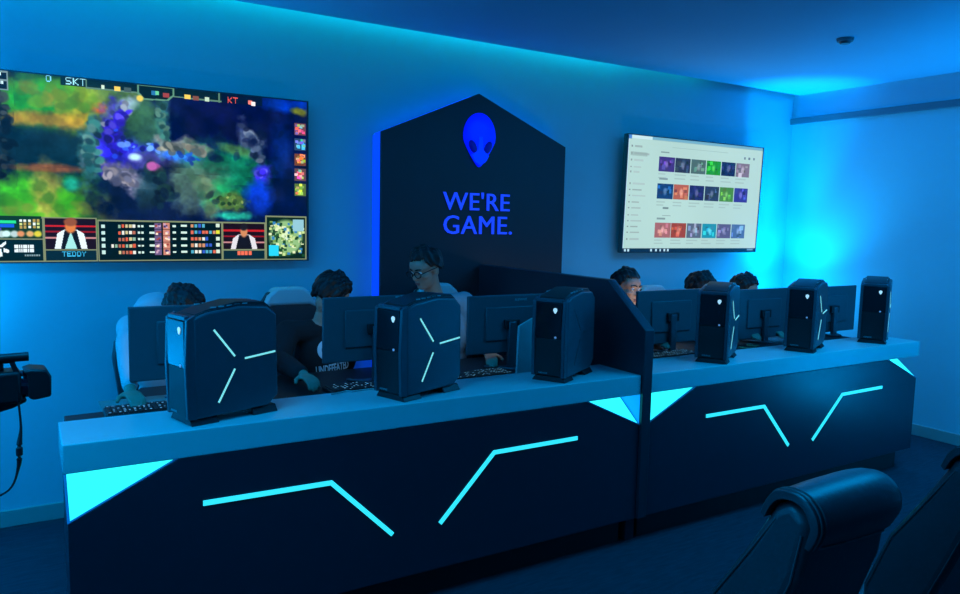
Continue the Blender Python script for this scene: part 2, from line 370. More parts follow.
# ------------------------------------------------------------------ painted screens (content a screen gives off)
class Cv:
    def __init__(s, w, h, col):
        s.w, s.h = w, h; s.a = np.zeros((h, w, 3)); s.a[:] = col
        s.U, s.V = np.meshgrid((np.arange(w) + .5) / w, (np.arange(h) + .5) / h)
    def rect(s, u0, v0, u1, v1, c, al=1.):
        m = (s.U >= u0) & (s.U < u1) & (s.V >= v0) & (s.V < v1); s.a[m] = s.a[m] * (1 - al) + np.array(c) * al
    def frame(s, u0, v0, u1, v1, c, t=.004):
        asp = s.w / s.h
        s.rect(u0, v0, u1, v0 + t * asp, c); s.rect(u0, v1 - t * asp, u1, v1, c); s.rect(u0, v0, u0 + t, v1, c); s.rect(u1 - t, v0, u1, v1, c)
    def blob(s, u, v, ru, rv, c, al=1., ang=0., soft=1., rough=0.):
        asp = s.w / s.h
        du = (s.U - u) * asp; dv = s.V - v; a = R(ang)
        x = (du * math.cos(a) + dv * math.sin(a)) / (ru * asp); y = (-du * math.sin(a) + dv * math.cos(a)) / rv
        d = np.sqrt(x * x + y * y)
        if rough: d = d + 2. * rough * (s.fbm() - .5)
        m = np.clip((1 + soft * .5 - d) / max(soft, .05), 0, 1) * al
        s.a = s.a * (1 - m[..., None]) + np.array(c) * m[..., None]
    def fbm(s):
        if not hasattr(s, 'F'): s.F = .5 * s.noise(22) + .3 * s.noise(55) + .2 * s.noise(120)
        return np.roll(np.roll(s.F, random.randint(0, s.w - 1), 1), random.randint(0, s.h - 1), 0)
    def poly(s, pts, c, al=1.):
        inside = np.zeros_like(s.U, bool); n = len(pts)
        for i in range(n):
            x1, y1 = pts[i]; x2, y2 = pts[(i + 1) % n]
            if y1 == y2: continue
            cnd = ((y1 > s.V) != (y2 > s.V)) & (s.U < (x2 - x1) * (s.V - y1) / (y2 - y1) + x1)
            inside ^= cnd
        s.a[inside] = s.a[inside] * (1 - al) + np.array(c) * al
    def noise(s, n):
        g = np.random.rand(int(n * s.h / s.w) + 3, n + 3)
        x = s.U * n; y = s.V * n * s.h / s.w; i = x.astype(int); j = y.astype(int); fx = x - i; fy = y - j
        fx = fx * fx * (3 - 2 * fx); fy = fy * fy * (3 - 2 * fy)
        return (g[j, i] * (1 - fx) + g[j, i + 1] * fx) * (1 - fy) + (g[j + 1, i] * (1 - fx) + g[j + 1, i + 1] * fx) * fy
    FONT = {'S': '0111110000100000111000001000011111 0', 'K': '', 'T': ''}
    GL = {'S': ['01111', '10000', '10000', '01110', '00001', '00001', '11110'], 'K': ['10001', '10010', '10100', '11000', '10100', '10010', '10001'],
          'T': ['11111', '00100', '00100', '00100', '00100', '00100', '00100'], 'E': ['11111', '10000', '10000', '11110', '10000', '10000', '11111'],
          'D': ['11110', '10001', '10001', '10001', '10001', '10001', '11110'], 'Y': ['10001', '10001', '01010', '00100', '00100', '00100', '00100'],
          '0': ['01110', '10001', '10001', '10001', '10001', '10001', '01110']}
    def text(s, str_, u, v, hgt, c):
        ph = hgt / 7; pw = ph * s.h / s.w
        for ch in str_:
            for r_, row in enumerate(s.GL[ch]):
                for k, q in enumerate(row):
                    if q == '1': s.rect(u + k * pw, v + r_ * ph, u + (k + 1) * pw, v + (r_ + 1) * ph, c)
            u += 6 * pw
    def mesh(s, name, W, H, strength, parent, loc):
        w, h = s.w, s.h
        xs = np.linspace(-W / 2, W / 2, w + 1); zs = np.linspace(H / 2, -H / 2, h + 1)
        X, Z = np.meshgrid(xs, zs); co = np.zeros(((w + 1) * (h + 1), 3), np.float32); co[:, 0] = X.ravel(); co[:, 2] = Z.ravel()
        J, I = np.meshgrid(np.arange(w), np.arange(h)); v0 = (I * (w + 1) + J).ravel()
        quads = np.stack([v0, v0 + w + 1, v0 + w + 2, v0 + 1], 1)
        me = bpy.data.meshes.new(name)
        me.vertices.add(len(co)); me.vertices.foreach_set('co', co.ravel())
        me.loops.add(quads.size); me.loops.foreach_set('vertex_index', quads.ravel().astype(np.int32))
        me.polygons.add(len(quads)); me.polygons.foreach_set('loop_start', np.arange(0, quads.size, 4, dtype=np.int32))
        me.update(calc_edges=True)
        at = me.color_attributes.new('content', 'FLOAT_COLOR', 'CORNER')
        c = np.clip(s.a, 0, 1).reshape(-1, 3); lin = np.where(c <= .04045, c / 12.92, ((c + .055) / 1.055) ** 2.4)
        rgba = np.ones((len(lin), 4, 4), np.float32); rgba[:, :, :3] = lin[:, None, :]
        at.data.foreach_set('color', rgba.ravel())
        m = bpy.data.materials.new(name + '_content'); m.use_nodes = True; nt = m.node_tree; bs = nt.nodes['Principled BSDF']
        an = nt.nodes.new('ShaderNodeVertexColor'); an.layer_name = 'content'
        bs.inputs['Base Color'].default_value = (.01, .01, .012, 1); bs.inputs['Roughness'].default_value = .35
        nt.links.new(an.outputs['Color'], bs.inputs['Emission Color']); bs.inputs['Emission Strength'].default_value = strength
        o = link(name, me, m, parent); o.location = loc
        return o

def tv(label, cx, cz, W, H, y, cv, strength, rot=(0, 0, 0), bz=.007):
    t = thing('television', label, 'television', (cx, y, cz)); t.rotation_euler = rot
    obj('housing', BX(-W / 2, W / 2, .004, .05, -H / 2, H / 2), M['bezel'], t, bevel=.004)
    b = NB()
    box(b, -W / 2 - .003, -W / 2 + bz, -.004, .03, -H / 2, H / 2); box(b, W / 2 - bz, W / 2 + .003, -.004, .03, -H / 2, H / 2)
    box(b, -W / 2 + bz, W / 2 - bz, -.004, .03, H / 2 - bz, H / 2); box(b, -W / 2 + bz, W / 2 - bz, -.004, .03, -H / 2, -H / 2 + bz)
    obj('bezel', b, M['bezel'], t)
    obj('wall_mount', BX(-.25, .25, .05, Y1 - y - .002, -.2, .2), M['black'], t)
    cv.mesh('screen', W - 2 * bz, H - 2 * bz, strength, t, (0, 0, 0))
    return t

# --- game broadcast; photo x from -15..306 => u
def U(x): return (4.62 * math.tan(math.atan((x - 480) / 744.4) + R(31.58)) + .2) / 1.733
def V(x, y):
    top = 72.5 + .098 * x; return (y - top) / (261.2 - top)
g = Cv(576, 324, (.01, .06, .22))
n1, n2, n3 = g.noise(40), g.noise(90), g.noise(18)
def B(x, y, rx, ry, c, al=1., ang=0., soft=.8, rough=.45): g.blob(U(x), V(x, y), rx / 320, ry / 180, c, al, ang, soft, rough)
B(250, 125, 75, 45, (.01, .03, .22)); B(40, 150, 90, 30, (.03, .16, .20)); B(5, 130, 25, 60, (.03, .08, .13))
B(70, 105, 62, 22, (.35, .55, .06)); B(45, 100, 28, 22, (.12, .52, .16)); B(95, 108, 28, 10, (.62, .60, .16), .8); B(62, 122, 40, 7, (.66, .50, .14), .8); B(30, 118, 14, 7, (.55, .45, .12), .7)
B(115, 95, 25, 8, (.45, .55, .2), .7); B(130, 110, 30, 25, (.12, .28, .22), .6)
B(45, 150, 40, 18, (.03, .15, .20), .9); B(35, 205, 75, 26, (.22, .58, .08)); B(15, 200, 40, 18, (.20, .66, .10), .8); B(80, 205, 32, 14, (.34, .62, .12), .8); B(48, 195, 12, 30, (.62, .58, .25), .75, 8); B(50, 168, 30, 4, (.55, .30, .16), .7)
B(73, 184, 7, 7, (.10, .60, .50), .9, 0, .8, 0); B(108, 210, 12, 14, (.5, .45, .3), .6)
B(102, 109, 7, 5, (.85, .35, .10), .9, 0, .8)
B(140, 200, 45, 30, (.02, .07, .20)); B(95, 150, 9, 30, (.18, .42, .42), .9, 8, .8, .9); B(125, 110, 22, 7, (.45, .55, .62), .9, -38, .7, .8); B(125, 176, 28, 10, (.46, .46, .56), .9, 30, .8, .9)
B(112, 135, 12, 26, (.16, .08, .80), .95, 8, .9, .8); B(120, 155, 20, 10, (.14, .10, .85), .9, 10, .9, .8); B(140, 148, 24, 9, (.18, .28, .90), .9, 0, .9, .9); B(136, 158, 6, 4, (.70, .90, 1.), .95, 0, .9, .5); B(150, 160, 20, 9, (.30, .26, .60), .6); B(155, 168, 6, 4, (.85, .35, .70), .9, 0, .7, .5)
B(163, 125, 7, 24, (.20, .45, .42), .8, 0, .8, .9); B(145, 125, 14, 22, (.20, .38, .26), .7); B(185, 148, 25, 9, (.46, .50, .50), .95, 8, .7, .8); B(190, 158, 20, 6, (.15, .40, .85), .9, 5, .8, .9); B(205, 152, 8, 6, (.5, .48, .42), .9, 0, .8)
B(225, 170, 40, 28, (.05, .42, .30), .95); B(195, 185, 30, 26, (.30, .42, .36), .8); B(235, 150, 22, 5, (.25, .45, .25), .8, 12); B(212, 200, 9, 22, (.40, .50, .34), .7, 15); B(218, 195, 20, 14, (.06, .52, .30), .8)
B(250, 142, 9, 22, (.28, .36, .52), .9, -28, .8, .9); B(262, 172, 9, 9, (.18, .14, .75), .9, 0, .9, .8); B(258, 196, 14, 16, (.02, .18, .68), .95, 0, .9, .3); B(228, 202, 17, 9, (.32, .46, .20), .9, 0, .8, .9); B(280, 150, 12, 30, (.03, .14, .40), .7); B(230, 216, 20, 5, (.12, .62, .52), .9, 0, .7)
B(285, 105, 28, 8, (.0, .18, .62), .9); B(298, 112, 9, 4, (.45, .48, .10), .9, 8, .7); B(150, 190, 10, 20, (.10, .22, .25), .8, 20)
F_ = g.fbm(); g.a *= (.62 + 1.0 * F_)[..., None]; g.a = np.clip(g.a, 0, 1) * .96; g.a += ((n3 - .5) * .06)[..., None]
# rock ridges, glowing stones and shrubs of the game map, as trails of small irregular patches
def trail(pts, cols, n, r0, r1, spread, al=.85):
    for _ in range(n):
        t = random.random() * (len(pts) - 1); i = min(int(t), len(pts) - 2); f = t - i
        x = pts[i][0] * (1 - f) + pts[i + 1][0] * f + random.gauss(0, spread); y = pts[i][1] * (1 - f) + pts[i + 1][1] * f + random.gauss(0, spread)
        c = random.choice(cols); k = random.uniform(.75, 1.2)
        B(x, y, random.uniform(r0, r1), random.uniform(r0, r1) * .9, tuple(min(1, q * k) for q in c), al, random.uniform(-40, 40), .5, .5)
trail([(5, 95), (12, 130), (4, 175)], [(.03, .06, .09), (.10, .16, .17), (.02, .03, .05), (.22, .25, .24)], 34, 2, 5, 4)
trail([(30, 92), (60, 100), (92, 104)], [(.12, .50, .12), (.45, .58, .10), (.60, .56, .14), (.30, .55, .10)], 26, 4, 9, 5, .5)
trail([(10, 205), (45, 198), (80, 206)], [(.20, .62, .06), (.30, .66, .10), (.55, .60, .20), (.14, .48, .08)], 34, 4, 9, 7, .5)
trail([(96, 168), (92, 145), (97, 122)], [(.20, .46, .44), (.12, .34, .36), (.34, .52, .50), (.08, .20, .24)], 36, 2.5, 5.5, 3)
trail([(108, 128), (122, 112), (132, 106)], [(.42, .50, .62), (.30, .40, .60), (.55, .60, .66), (.20, .24, .45)], 20, 2, 4.5, 2)
trail([(126, 112), (113, 128), (112, 145), (122, 158)], [(.20, .10, .85), (.14, .08, .70), (.35, .30, .95), (.10, .06, .45), (.12, .25, .80)], 46, 2, 5, 3.5)
trail([(125, 146), (142, 148), (158, 146)], [(.20, .40, .95), (.15, .15, .75), (.40, .60, 1.0), (.08, .10, .40)], 26, 1.5, 4, 2.5)
trail([(106, 170), (118, 176), (132, 182)], [(.46, .46, .54), (.34, .36, .46), (.58, .56, .60), (.24, .26, .36)], 26, 2.5, 5.5, 3)
trail([(163, 108), (162, 125), (168, 138)], [(.22, .46, .42), (.34, .52, .46), (.12, .28, .28)], 22, 2, 4.5, 2.5)
trail([(168, 147), (185, 148), (206, 152)], [(.50, .52, .48), (.38, .42, .42), (.60, .60, .54), (.26, .32, .32)], 32, 2.5, 5, 2.5)
trail([(180, 157), (196, 160)], [(.12, .40, .90), (.20, .50, .95), (.10, .24, .60)], 14, 1.5, 3.5, 2)
trail([(243, 128), (252, 142), (260, 160)], [(.30, .38, .52), (.20, .26, .42), (.42, .48, .58), (.10, .14, .28)], 30, 2.5, 5, 3)
trail([(262, 172), (258, 176)], [(.22, .16, .85), (.12, .10, .60), (.35, .35, .95)], 12, 2, 4, 2)
trail([(150, 168), (165, 185), (160, 205)], [(.06, .16, .20), (.12, .26, .24), (.03, .08, .14)], 24, 3, 6, 5, .7)
trail([(216, 203), (228, 200), (240, 204)], [(.34, .48, .22), (.22, .36, .16), (.50, .58, .30), (.10, .24, .12)], 34, 1.2, 3, 3)
trail([(195, 172), (206, 190), (210, 210)], [(.34, .46, .36), (.26, .42, .32), (.42, .50, .38)], 18, 4, 7, 3, .5)
trail([(170, 200), (250, 120), (290, 190)], [(.01, .04, .16), (.02, .08, .26), (.02, .10, .20)], 22, 3, 7, 12, .5)
B(136, 157, 5, 3.2, (.75, .95, 1.), .95, 0, .9, .3); B(153, 166, 5, 4, (.85, .40, .75), .8, 0, .6, .4)
# top bar
def pr_(x0, y0, x1, y1, c, al=1.): g.rect(U(x0), V(x0, y0), U(x1), V(x0, y1), c, al)
for xx in range(66, 222, 3): pr_(xx, 76 + .098 * (xx - 66), xx + 3.2, 87 + .098 * (xx - 66), (.02, .13, .15), .92)
for xx in range(90, 222, 2): pr_(xx, 88.6 + .098 * (xx - 90), xx + 2.2, 90 + .098 * (xx - 90), (.35, .50, .42))
pr_(222, 94, 262, 103, (.01, .08, .18), .9)
pr_(90, 80, 91.5, 90, (.35, .50, .42)); pr_(219, 92, 220.5, 103, (.35, .5, .42))
g.poly([(U(140), V(140, 85)), (U(176), V(176, 88)), (U(176), V(176, 97)), (U(170), V(170, 102)), (U(146), V(146, 101)), (U(140), V(140, 95))], (.35, .55, .45))
g.poly([(U(142), V(142, 87)), (U(174.5), V(174, 90)), (U(174.5), V(174, 96)), (U(169), V(169, 100.5)), (U(147), V(147, 99.5)), (U(142), V(142, 94))], (.02, .12, .14))
g.text('SKT', U(70.5), V(70, 79), .040, (.65, .93, .98)); g.text('0', U(51.5), V(52, 77.5), .034, (.5, .85, 1.)); g.text('KT', U(228), V(228, 97.5), .038, (.95, .35, .30))
for x, y, c, w in ((105, 86.5, (.8, .9, .8), 3), (118, 88, (.95, .80, .35), 6), (127, 89, (.25, .35, .35), 7), (154, 92, (.15, .45, .65), 5), (158, 92, (.4, .8, .6), 3), (165, 94, (.6, .25, .25), 6), (186, 95.5, (.95, .80, .35), 6), (194, 97, (.5, .3, .25), 6), (206, 98, (.75, .85, .75), 4), (248, 101, (.95, .5, .45), 4), (251, 102, (.95, .9, .9), 4)):
    pr_(x, y, x + w, y + 4, c)
B(142.5, 99.5, 3.2, 3.2, (.9, .8, .35), 1, 0, .5, 0)
# top left box
pr_(-14, 71, 14.5, 90, (.45, .55, .55)); pr_(-14, 73, 13.5, 79.5, (.03, .05, .06)); pr_(-14, 81, 13.5, 88.5, (.03, .05, .06)); 
for i in range(7): pr_(-12 + i * 3, 75, -10 + i * 3, 78, (.85, .95, .95)); pr_(-12 + i * 3.3, 83, -9.5 + i * 3.3, 86, (.8, .92, .92))
# right side player icons
for i, c in enumerate(((.75, .45, .5), (.3, .5, .75), (.8, .45, .3), (.7, .5, .5), (.6, .8, .35))):
    y = 123 + i * 15.2
    pr_(293, y, 304, y + 12, tuple(k * .55 for k in c))
    for k in range(14):
        xx = 293 + random.random() * 8; yy = y + random.random() * 9; pr_(xx, yy, xx + 3, yy + 2.6, tuple(min(1, k_ * random.uniform(.6, 1.7)) for k_ in c))
# HUD
gold = (.48, .52, .38)
def panel(x0, y0, x1, y1, c=(.01, .06, .07)):
    pr_(x0, y0, x1, y1, gold); pr_(x0 + 1.2, y0 + 1.6, x1 - 1.2, y1 - 1, c)
panel(-14, 215, 44, 261, (.01, .11, .11))
g.rect(0, V(20, 215), U(42), V(20, 237), (.04, .20, .10)); pr_(-14, 219, 17, 222, (.15, .85, .55)); pr_(-14, 222.5, 15, 226, (.10, .35, .85)); pr_(-14, 226.5, 2, 229, (.35, .2, .7))
for r_ in range(3):
    for k in range(5):
        pr_(20 + k * 4.4, 218.5 + r_ * 3.3, 22.6 + k * 4.4, 221 + r_ * 3.3, random.choice([(.8, .85, .5), (.5, .8, .85), (.7, .6, .3), (.9, .95, .9)]))
for x, c in ((-8, (.6, .7, .7)), (0, (.7, .8, .8)), (5, (.8, .95, .95)), (13, (.7, .8, .8)), (19, (.85, .55, .35)), (28, (.85, .65, .4)), (36, (.85, .80, .2))): B(x + 2, 233, 3.3, 3., c, 1, 0, .6, .3)
pr_(-14, 237, 43, 238.3, gold)
for q in ([(0, 244), (6, 240), (6, 243), (2, 246), (-6, 246)], [(-4, 247), (1, 248), (2, 255), (-4, 257)], [(3, 247), (9, 249), (8, 252), (3, 251)]): g.poly([(U(a), V(a, b_)) for a, b_ in q], (.9, .95, .97))
pr_(11, 243, 11.6, 254, (.5, .6, .6))
for i in range(9): pr_(14 + i * 2.2, 244, 15.8 + i * 2.2, 247.2, (.88, .93, .95)); pr_(14 + i * 2.2, 248.2, 15.8 + i * 2.2, 251.2, (.88, .93, .95))
for i in range(7): pr_(24 + i * 2.3, 254, 25.5 + i * 2.3, 255.5, (.5, .6, .62))
def portrait(x0, x1, y0, y1, hair, skin, body, inner, strap, nm):
    panel(x0, y0, x1, 261, (.02, .14, .18))
    pr_(x0 + 1.2, y0 + 1.6, x1 - 1.2, y1, (.09, .01, .03))
    for yy, c in ((y0 + 8, (.75, .10, .10)), (y0 + 14, (.55, .06, .08)), (y0 + 20, (.75, .5, .5))): pr_(x0 + 1.2, yy, x1 - 1.2, yy + 1.7, c)
    pr_(x0 + 1.2, y1, x1 - 1.2, y1 + 1.2, gold)
    cx = (x0 + x1) / 2; w = (x1 - x0) / 52
    g.poly([(U(cx + a * w), V(cx, b_)) for a, b_ in ((-16, y1), (-13, y0 + 17), (-6, y0 + 13), (6, y0 + 13), (13, y0 + 17), (16, y1))], body)
    g.poly([(U(cx + a * w), V(cx, b_)) for a, b_ in ((-10, y1), (-6, y0 + 14), (6, y0 + 14), (10, y1))], strap)
    g.poly([(U(cx + a * w), V(cx, b_)) for a, b_ in ((-6, y1), (0, y0 + 15), (6, y1))], inner)
    B(cx, y0 + 10, 4.8 * w, 6.5, skin, 1, 0, .4, 0); B(cx, y0 + 5.5, 5.6 * w, 4, hair, 1, 0, .4, .2)
portrait(44, 97, 216, 248.5, (.55, .30, .18), (.85, .48, .22), (.88, .94, .96), (.62, .88, .86), (.05, .06, .08), None)
g.text('TEDDY', U(61.5), V(62, 250.8), .028, (.25, .75, .95))
portrait(221, 264, 222, 250, (.10, .08, .10), (.80, .52, .34), (.85, .84, .86), (.06, .05, .07), (.06, .05, .07), None)
for i in range(4): pr_(236 + i * 3.6, 252, 239 + i * 3.6, 256, (.93, .42, .30))
panel(97.5, 219, 221, 261, (.0, .07, .06))
for r_ in range(5):
    y = 224 + r_ * 6.6 + .0
    for x in (102, 106): pass
    pr_(101, y, 104.5, y + 3.6, (.75, .88, .85))
    for k in range(random.randint(4, 7)):
        x = 132 - k * 3.6; pr_(x, y + .3, x + 2.7, y + 3.6, random.choice([(.85, .35, .22), (.8, .75, .55), (.9, .9, .85), (.55, .7, .6), (.7, .4, .3)]))
    for x in (137, 140.5, 148.5, 151): pr_(x, y + 1, x + 2.6, y + 3, (.8, .9, .85))
    for k, x in enumerate((154, 162.5)):
        pr_(x, y - 1, x + 6.5, y + 5, ((.42, .34, .50), (.78, .50, .42))[k])
        for q in range(4): xx = x + random.random() * 4; yy = y - 1 + random.random() * 3.5; pr_(xx, yy, xx + 2.4, yy + 2, random.choice([(.75, .6, .7), (.25, .2, .4), (.95, .85, .75), (.6, .25, .2)]))
    for x in (172, 180, 183): pr_(x, y + 1, x + 3, y + 3, (.8, .9, .85))
    for k in range(random.randint(4, 7)):
        x = 190 + k * 3.6; pr_(x, y + .3, x + 2.7, y + 3.6, random.choice([(.2, .35, .75), (.3, .65, .75), (.9, .9, .85), (.8, .55, .4), (.85, .4, .3)]))
    pr_(215, y, 218.5, y + 3.6, (.8, .88, .8) if r_ != 1 else (.85, .85, .2))
panel(264, 216, 304.5, 261, (.02, .13, .06))
B(284.5, 238.5, 19, 20, (.55, .72, .48), 1, 0, .2, 0)
for k in range(150):
    xx = 267 + random.random() * 33; yy = 220 + random.random() * 36
    pr_(xx, yy, xx + 2.8, yy + 2.6, random.choice([(.08, .28, .12), (.15, .35, .15), (.75, .85, .55), (.20, .50, .70), (.45, .6, .3), (.12, .25, .15), (.85, .9, .7)]))
pr_(267, 246, 277, 257, (.15, .80, .92)); pr_(291, 220, 302, 232, (.55, .75, .80))
for s_ in range(8): B(283 + 2.2 * math.cos(s_), 240 - s_, 1.5, 1.5, (.85, .92, .75), .9, 0, .5, 0)
tv('wide wall television showing a colourful game broadcast, left of the sign', .668, 1.958, 1.757, .995, 4.62, g, 1.2)

# --- browser page
w = Cv(320, 180, (.72, .86, .83))
def x2u(x, y):
    xl = 625 - (y - 133) / 117 * 8.5; xr = 763 - (y - 152) / 98 * 6; return (x - xl) / (xr - xl)
def y2v(x, y):
    t_ = 133 + (x - 625) / 138 * 19; b_ = 249.5; return (y - t_) / (b_ - t_)
w.a *= (1 + .04 * (w.noise(3) - .5))[..., None]
w.rect(0, 0, .022, .035, (.30, .55, .85)); w.rect(.16, 0, 1, .022, (.45, .70, .80)); w.rect(.022, 0, .16, .03, (.80, .93, .95)); w.rect(0, .035, .006, .97, (.78, .96, 1.))
w.rect(.0, .965, 1, 1, (.02, .14, .24))
for u in (.012, .035, .19, .225, .255, .285, .31): w.rect(u, .973, u + .012, .992, (.75, .9, .95))
w.rect(.93, .973, .98, .99, (.4, .6, .7))
w.rect(.16, .025, 1, .028, (.60, .76, .76)); w.rect(.30, .075, .72, .08, (.64, .78, .76))
for v, L, c in ((.085, .05, .45), (.145, .10, .50), (.20, .06, .62), (.26, .05, .60), (.30, .04, .62), (.40, .08, .62), (.455, .06, .40), (.505, .09, .6), (.56, .05, .45), (.61, .06, .5), (.67, .05, .55), (.72, .07, .55), (.77, .05, .4), (.82, .06, .45), (.88, .06, .55)):
    c = .42 + c * .45; w.rect(.045, v, .045 + L, v + .014, (c, c * 1.14, c * 1.12)); w.rect(.022, v, .032, v + .014, (c * .8, c * .92, c * .92))
w.rect(.02, .14, .13, .17, (.58, .68, .66), .6)
for u in (.85, .885, .925): w.rect(u, .10, u + .014, .125, (.4, .5, .55))
rows = ((.160, .290, .212, [(.25, .18, .50), (.16, .20, .30), (.30, .42, .40), (.12, .60, .10), (.08, .14, .32), (.50, .45, .52)]),
        (.392, .530, .212, [(.08, .24, .45), (.72, .38, .28), (.12, .14, .38), (.16, .22, .34), (.28, .55, .16), (.20, .18, .58)]),
        (.740, .870, .212, [(.66, .40, .40), (.62, .25, .14), (.35, .40, .48), (.12, .58, .68), (.34, .34, .50), (.28, .42, .62)]))
for v0, v1, u0, cs in rows:
    u1 = .905; du = (u1 - u0) / 6
    w.rect(u0 + .01, v0 - .045, u0 + .07, v0 - .03, (.52, .62, .62))
    for i, c in enumerate(cs):
        a, b_ = u0 + i * du, u0 + (i + 1.) * du - .004
        w.rect(a, v0, b_, v1, c)
        for k in range(9):
            p, q = random.uniform(a, b_ - .025), random.uniform(v0, v1 - .04)
            f_ = random.uniform(.4, 1.9); w.rect(p, q, p + random.uniform(.01, .028), q + random.uniform(.02, .045), tuple(min(.95, z * f_ + random.uniform(0, .12)) for z in c), .8)
        w.blob((a + b_) / 2, (v0 + v1) / 2, .012, .03, tuple(min(1, z + .35) for z in c), .7, 0, .8, .4)
        for k in range(2): w.rect(a, v1 + .018 + k * .03, a + random.uniform(.05, .085), v1 + .029 + k * .03, (.66, .78, .76))
w.rect(.26, .60, .30, .615, (.45, .55, .55)); w.rect(.26, .67, .32, .68, (.55, .65, .65))
tv('wall television showing a pale web page with picture tiles', 5.02, 1.98, 1.665, .965, 4.60, w, .98, (R(1.5), 0, 0))

# ------------------------------------------------------------------ computer towers
def tower(label, x, y, beta, lit=True):
    """local: front faces -y, rear +y, width on x; the +x side carries the light lines"""
    t = thing('computer_tower', label, 'computer tower', (x, y, ZT), -R(beta), 'computer towers along the worktop')
    D, Hh, Wd = .385, .452, .185
    y0 = -D / 2
    def q(d, h): return (y0 + d * D, h * Hh)
    prof = [q(.04, .06), q(.02, .90), q(.18, .95), q(.55, 1.), q(.86, .985), q(.985, .90), q(1., .15), q(.88, .055)]
    b = NB(); prism(b, [(a, h) for a, h in prof], -Wd / 2 + .016, Wd / 2 - .016, 'x'); obj('chassis', b, M['black'], t, bevel=.004)
    side = [q(.075, .055), q(.06, .905), q(.20, .948), q(.55, .985), q(.86, .968), q(.97, .89), q(.985, .16), q(.87, .07)]
    for s in (-1, 1):
        b = NB(); a0, a1 = (Wd / 2 - .018, Wd / 2) if s > 0 else (-Wd / 2, -Wd / 2 + .018)
        prism(b, side, a0, a1, 'x'); sp = obj('side_panel', b, M['pcside'], t, bevel=.008, seg=3)
        for (d1, h1), (d2, h2) in (((.27, .80), (.49, .555)), ((.60, .525), (.95, .555)), ((.49, .445), (.31, .17))):
            b = NB(); a = Vector(q(d1, h1)); c = Vector(q(d2, h2)); n = (c - a).normalized(); n = Vector((-n.y, n.x)) * .0036
            prism(b, [tuple(a + n), tuple(c + n), tuple(c - n), tuple(a - n)], s * (Wd / 2 - .002), s * (Wd / 2 + .0016), 'x')
            ln = obj('light_line', b, M['pcled'] if lit else M['monarm'], sp); ln['label'] = 'pale glowing light line' if lit else 'unlit groove line'
    # top arch cover with vent dashes
    b = NB(); top = [q(.10, .93), q(.22, .965), q(.55, 1.02), q(.86, 1.005), q(.97, .93), q(.95, .90), q(.55, .96), q(.15, .92)]
    prism(b, top, -Wd / 2 + .024, Wd / 2 - .024, 'x'); tp = obj('top_cover', b, M['black'], t, bevel=.004)
    for s in (-1, 1):
        b = NB()
        for k in range(5):
            p = q(.30 + k * .085, .968 + .018 * (k / 4)); box(b, s * (Wd / 2 - .026) - .0025, s * (Wd / 2 - .026) + .0025, p[0] - .011, p[0] + .011, p[1] + .004, p[1] + .009)
        obj('vent', b, M['greytext'], tp)
    # front: grey frame, glossy upper door, black lower grille
    b = NB()
    for s in (-1, 1):
        a0, a1 = sorted((s * (Wd / 2 - .002), s * (Wd / 2 - .021)))
        prism(b, [q(-.005, .06), q(-.02, .5), q(.0, .90), q(.09, .935), q(.09, .05)], a0, a1, 'x')
    box(b, -Wd / 2 + .021, Wd / 2 - .021, *sorted((q(-.0, 0)[0], q(.05, 0)[0])), Hh * .885, Hh * .925)
    obj('front_frame', b, M['pcframe'], t, bevel=.003)
    b = BX(-Wd / 2 + .0215, Wd / 2 - .0215, y0 - .004, y0 + .02, Hh * .49, Hh * .884); fd = obj('front_door', b, M['glosstop'], t, bevel=.002)
    b = BX(-Wd / 2 + .0215, Wd / 2 - .0215, y0 - .002, y0 + .02, Hh * .075, Hh * .486); fg = obj('front_grille', b, M['gloss'], t, bevel=.002)
    b = NB(); pts = [(.0, .013), (.008, .010), (.010, .002), (.004, -.010), (0, -.013), (-.004, -.010), (-.010, .002), (-.008, .010)]
    prism(b, [(.035 + px * 1.1, Hh * .80 + pz_ * 1.1) for px, pz_ in pts], y0 - .0065, y0 - .003, 'y'); gl = obj('alien_head_badge', b, M['glyph'], fd); gl['label'] = 'small pale glowing alien head badge'
    b = NB(); cone(b, (.04, y0 - .0065, Hh * .505), .006, (.04, y0 - .003, Hh * .505), .006, 14); obj('power_button', b, M['dot'], fd, smooth=True)
    me = fit_text(text_mesh('ALIENWARE', .01, .001), .05, .008); o = link('lettering', me, M['greytext'], fg); o.location = (-.05, y0 - .003, Hh * .09); o.rotation_euler = (R(90), 0, 0)
    for yy in (-.125, .13):
        b = NB(); prism(b, [(-Wd / 2 + .0, 0), (Wd / 2 - .0, 0), (Wd / 2 - .02, .028), (-Wd / 2 + .02, .028)], yy - .055, yy + .055, 'y'); obj('foot', b, M['black'], t, bevel=.003)
    return t

tower('computer tower on the left end of the worktop, in front of the pale-jacketed person', .668, 3.025, 75)
tower('computer tower on the worktop in front of the person wearing glasses', 1.535, 3.02, 72)
tower('computer tower on the worktop just left of the slope-topped divider', 2.385, 3.035, 62, False)
tower('computer tower on the worktop just right of the slope-topped divider', 3.545, 3.03, 59)
tower('second tower from the right wall, rounded top against the bright glow', 4.395, 3.03, 66)
tower('computer tower at the far right end of the worktop by the right wall', 5.205, 3.045, 62)

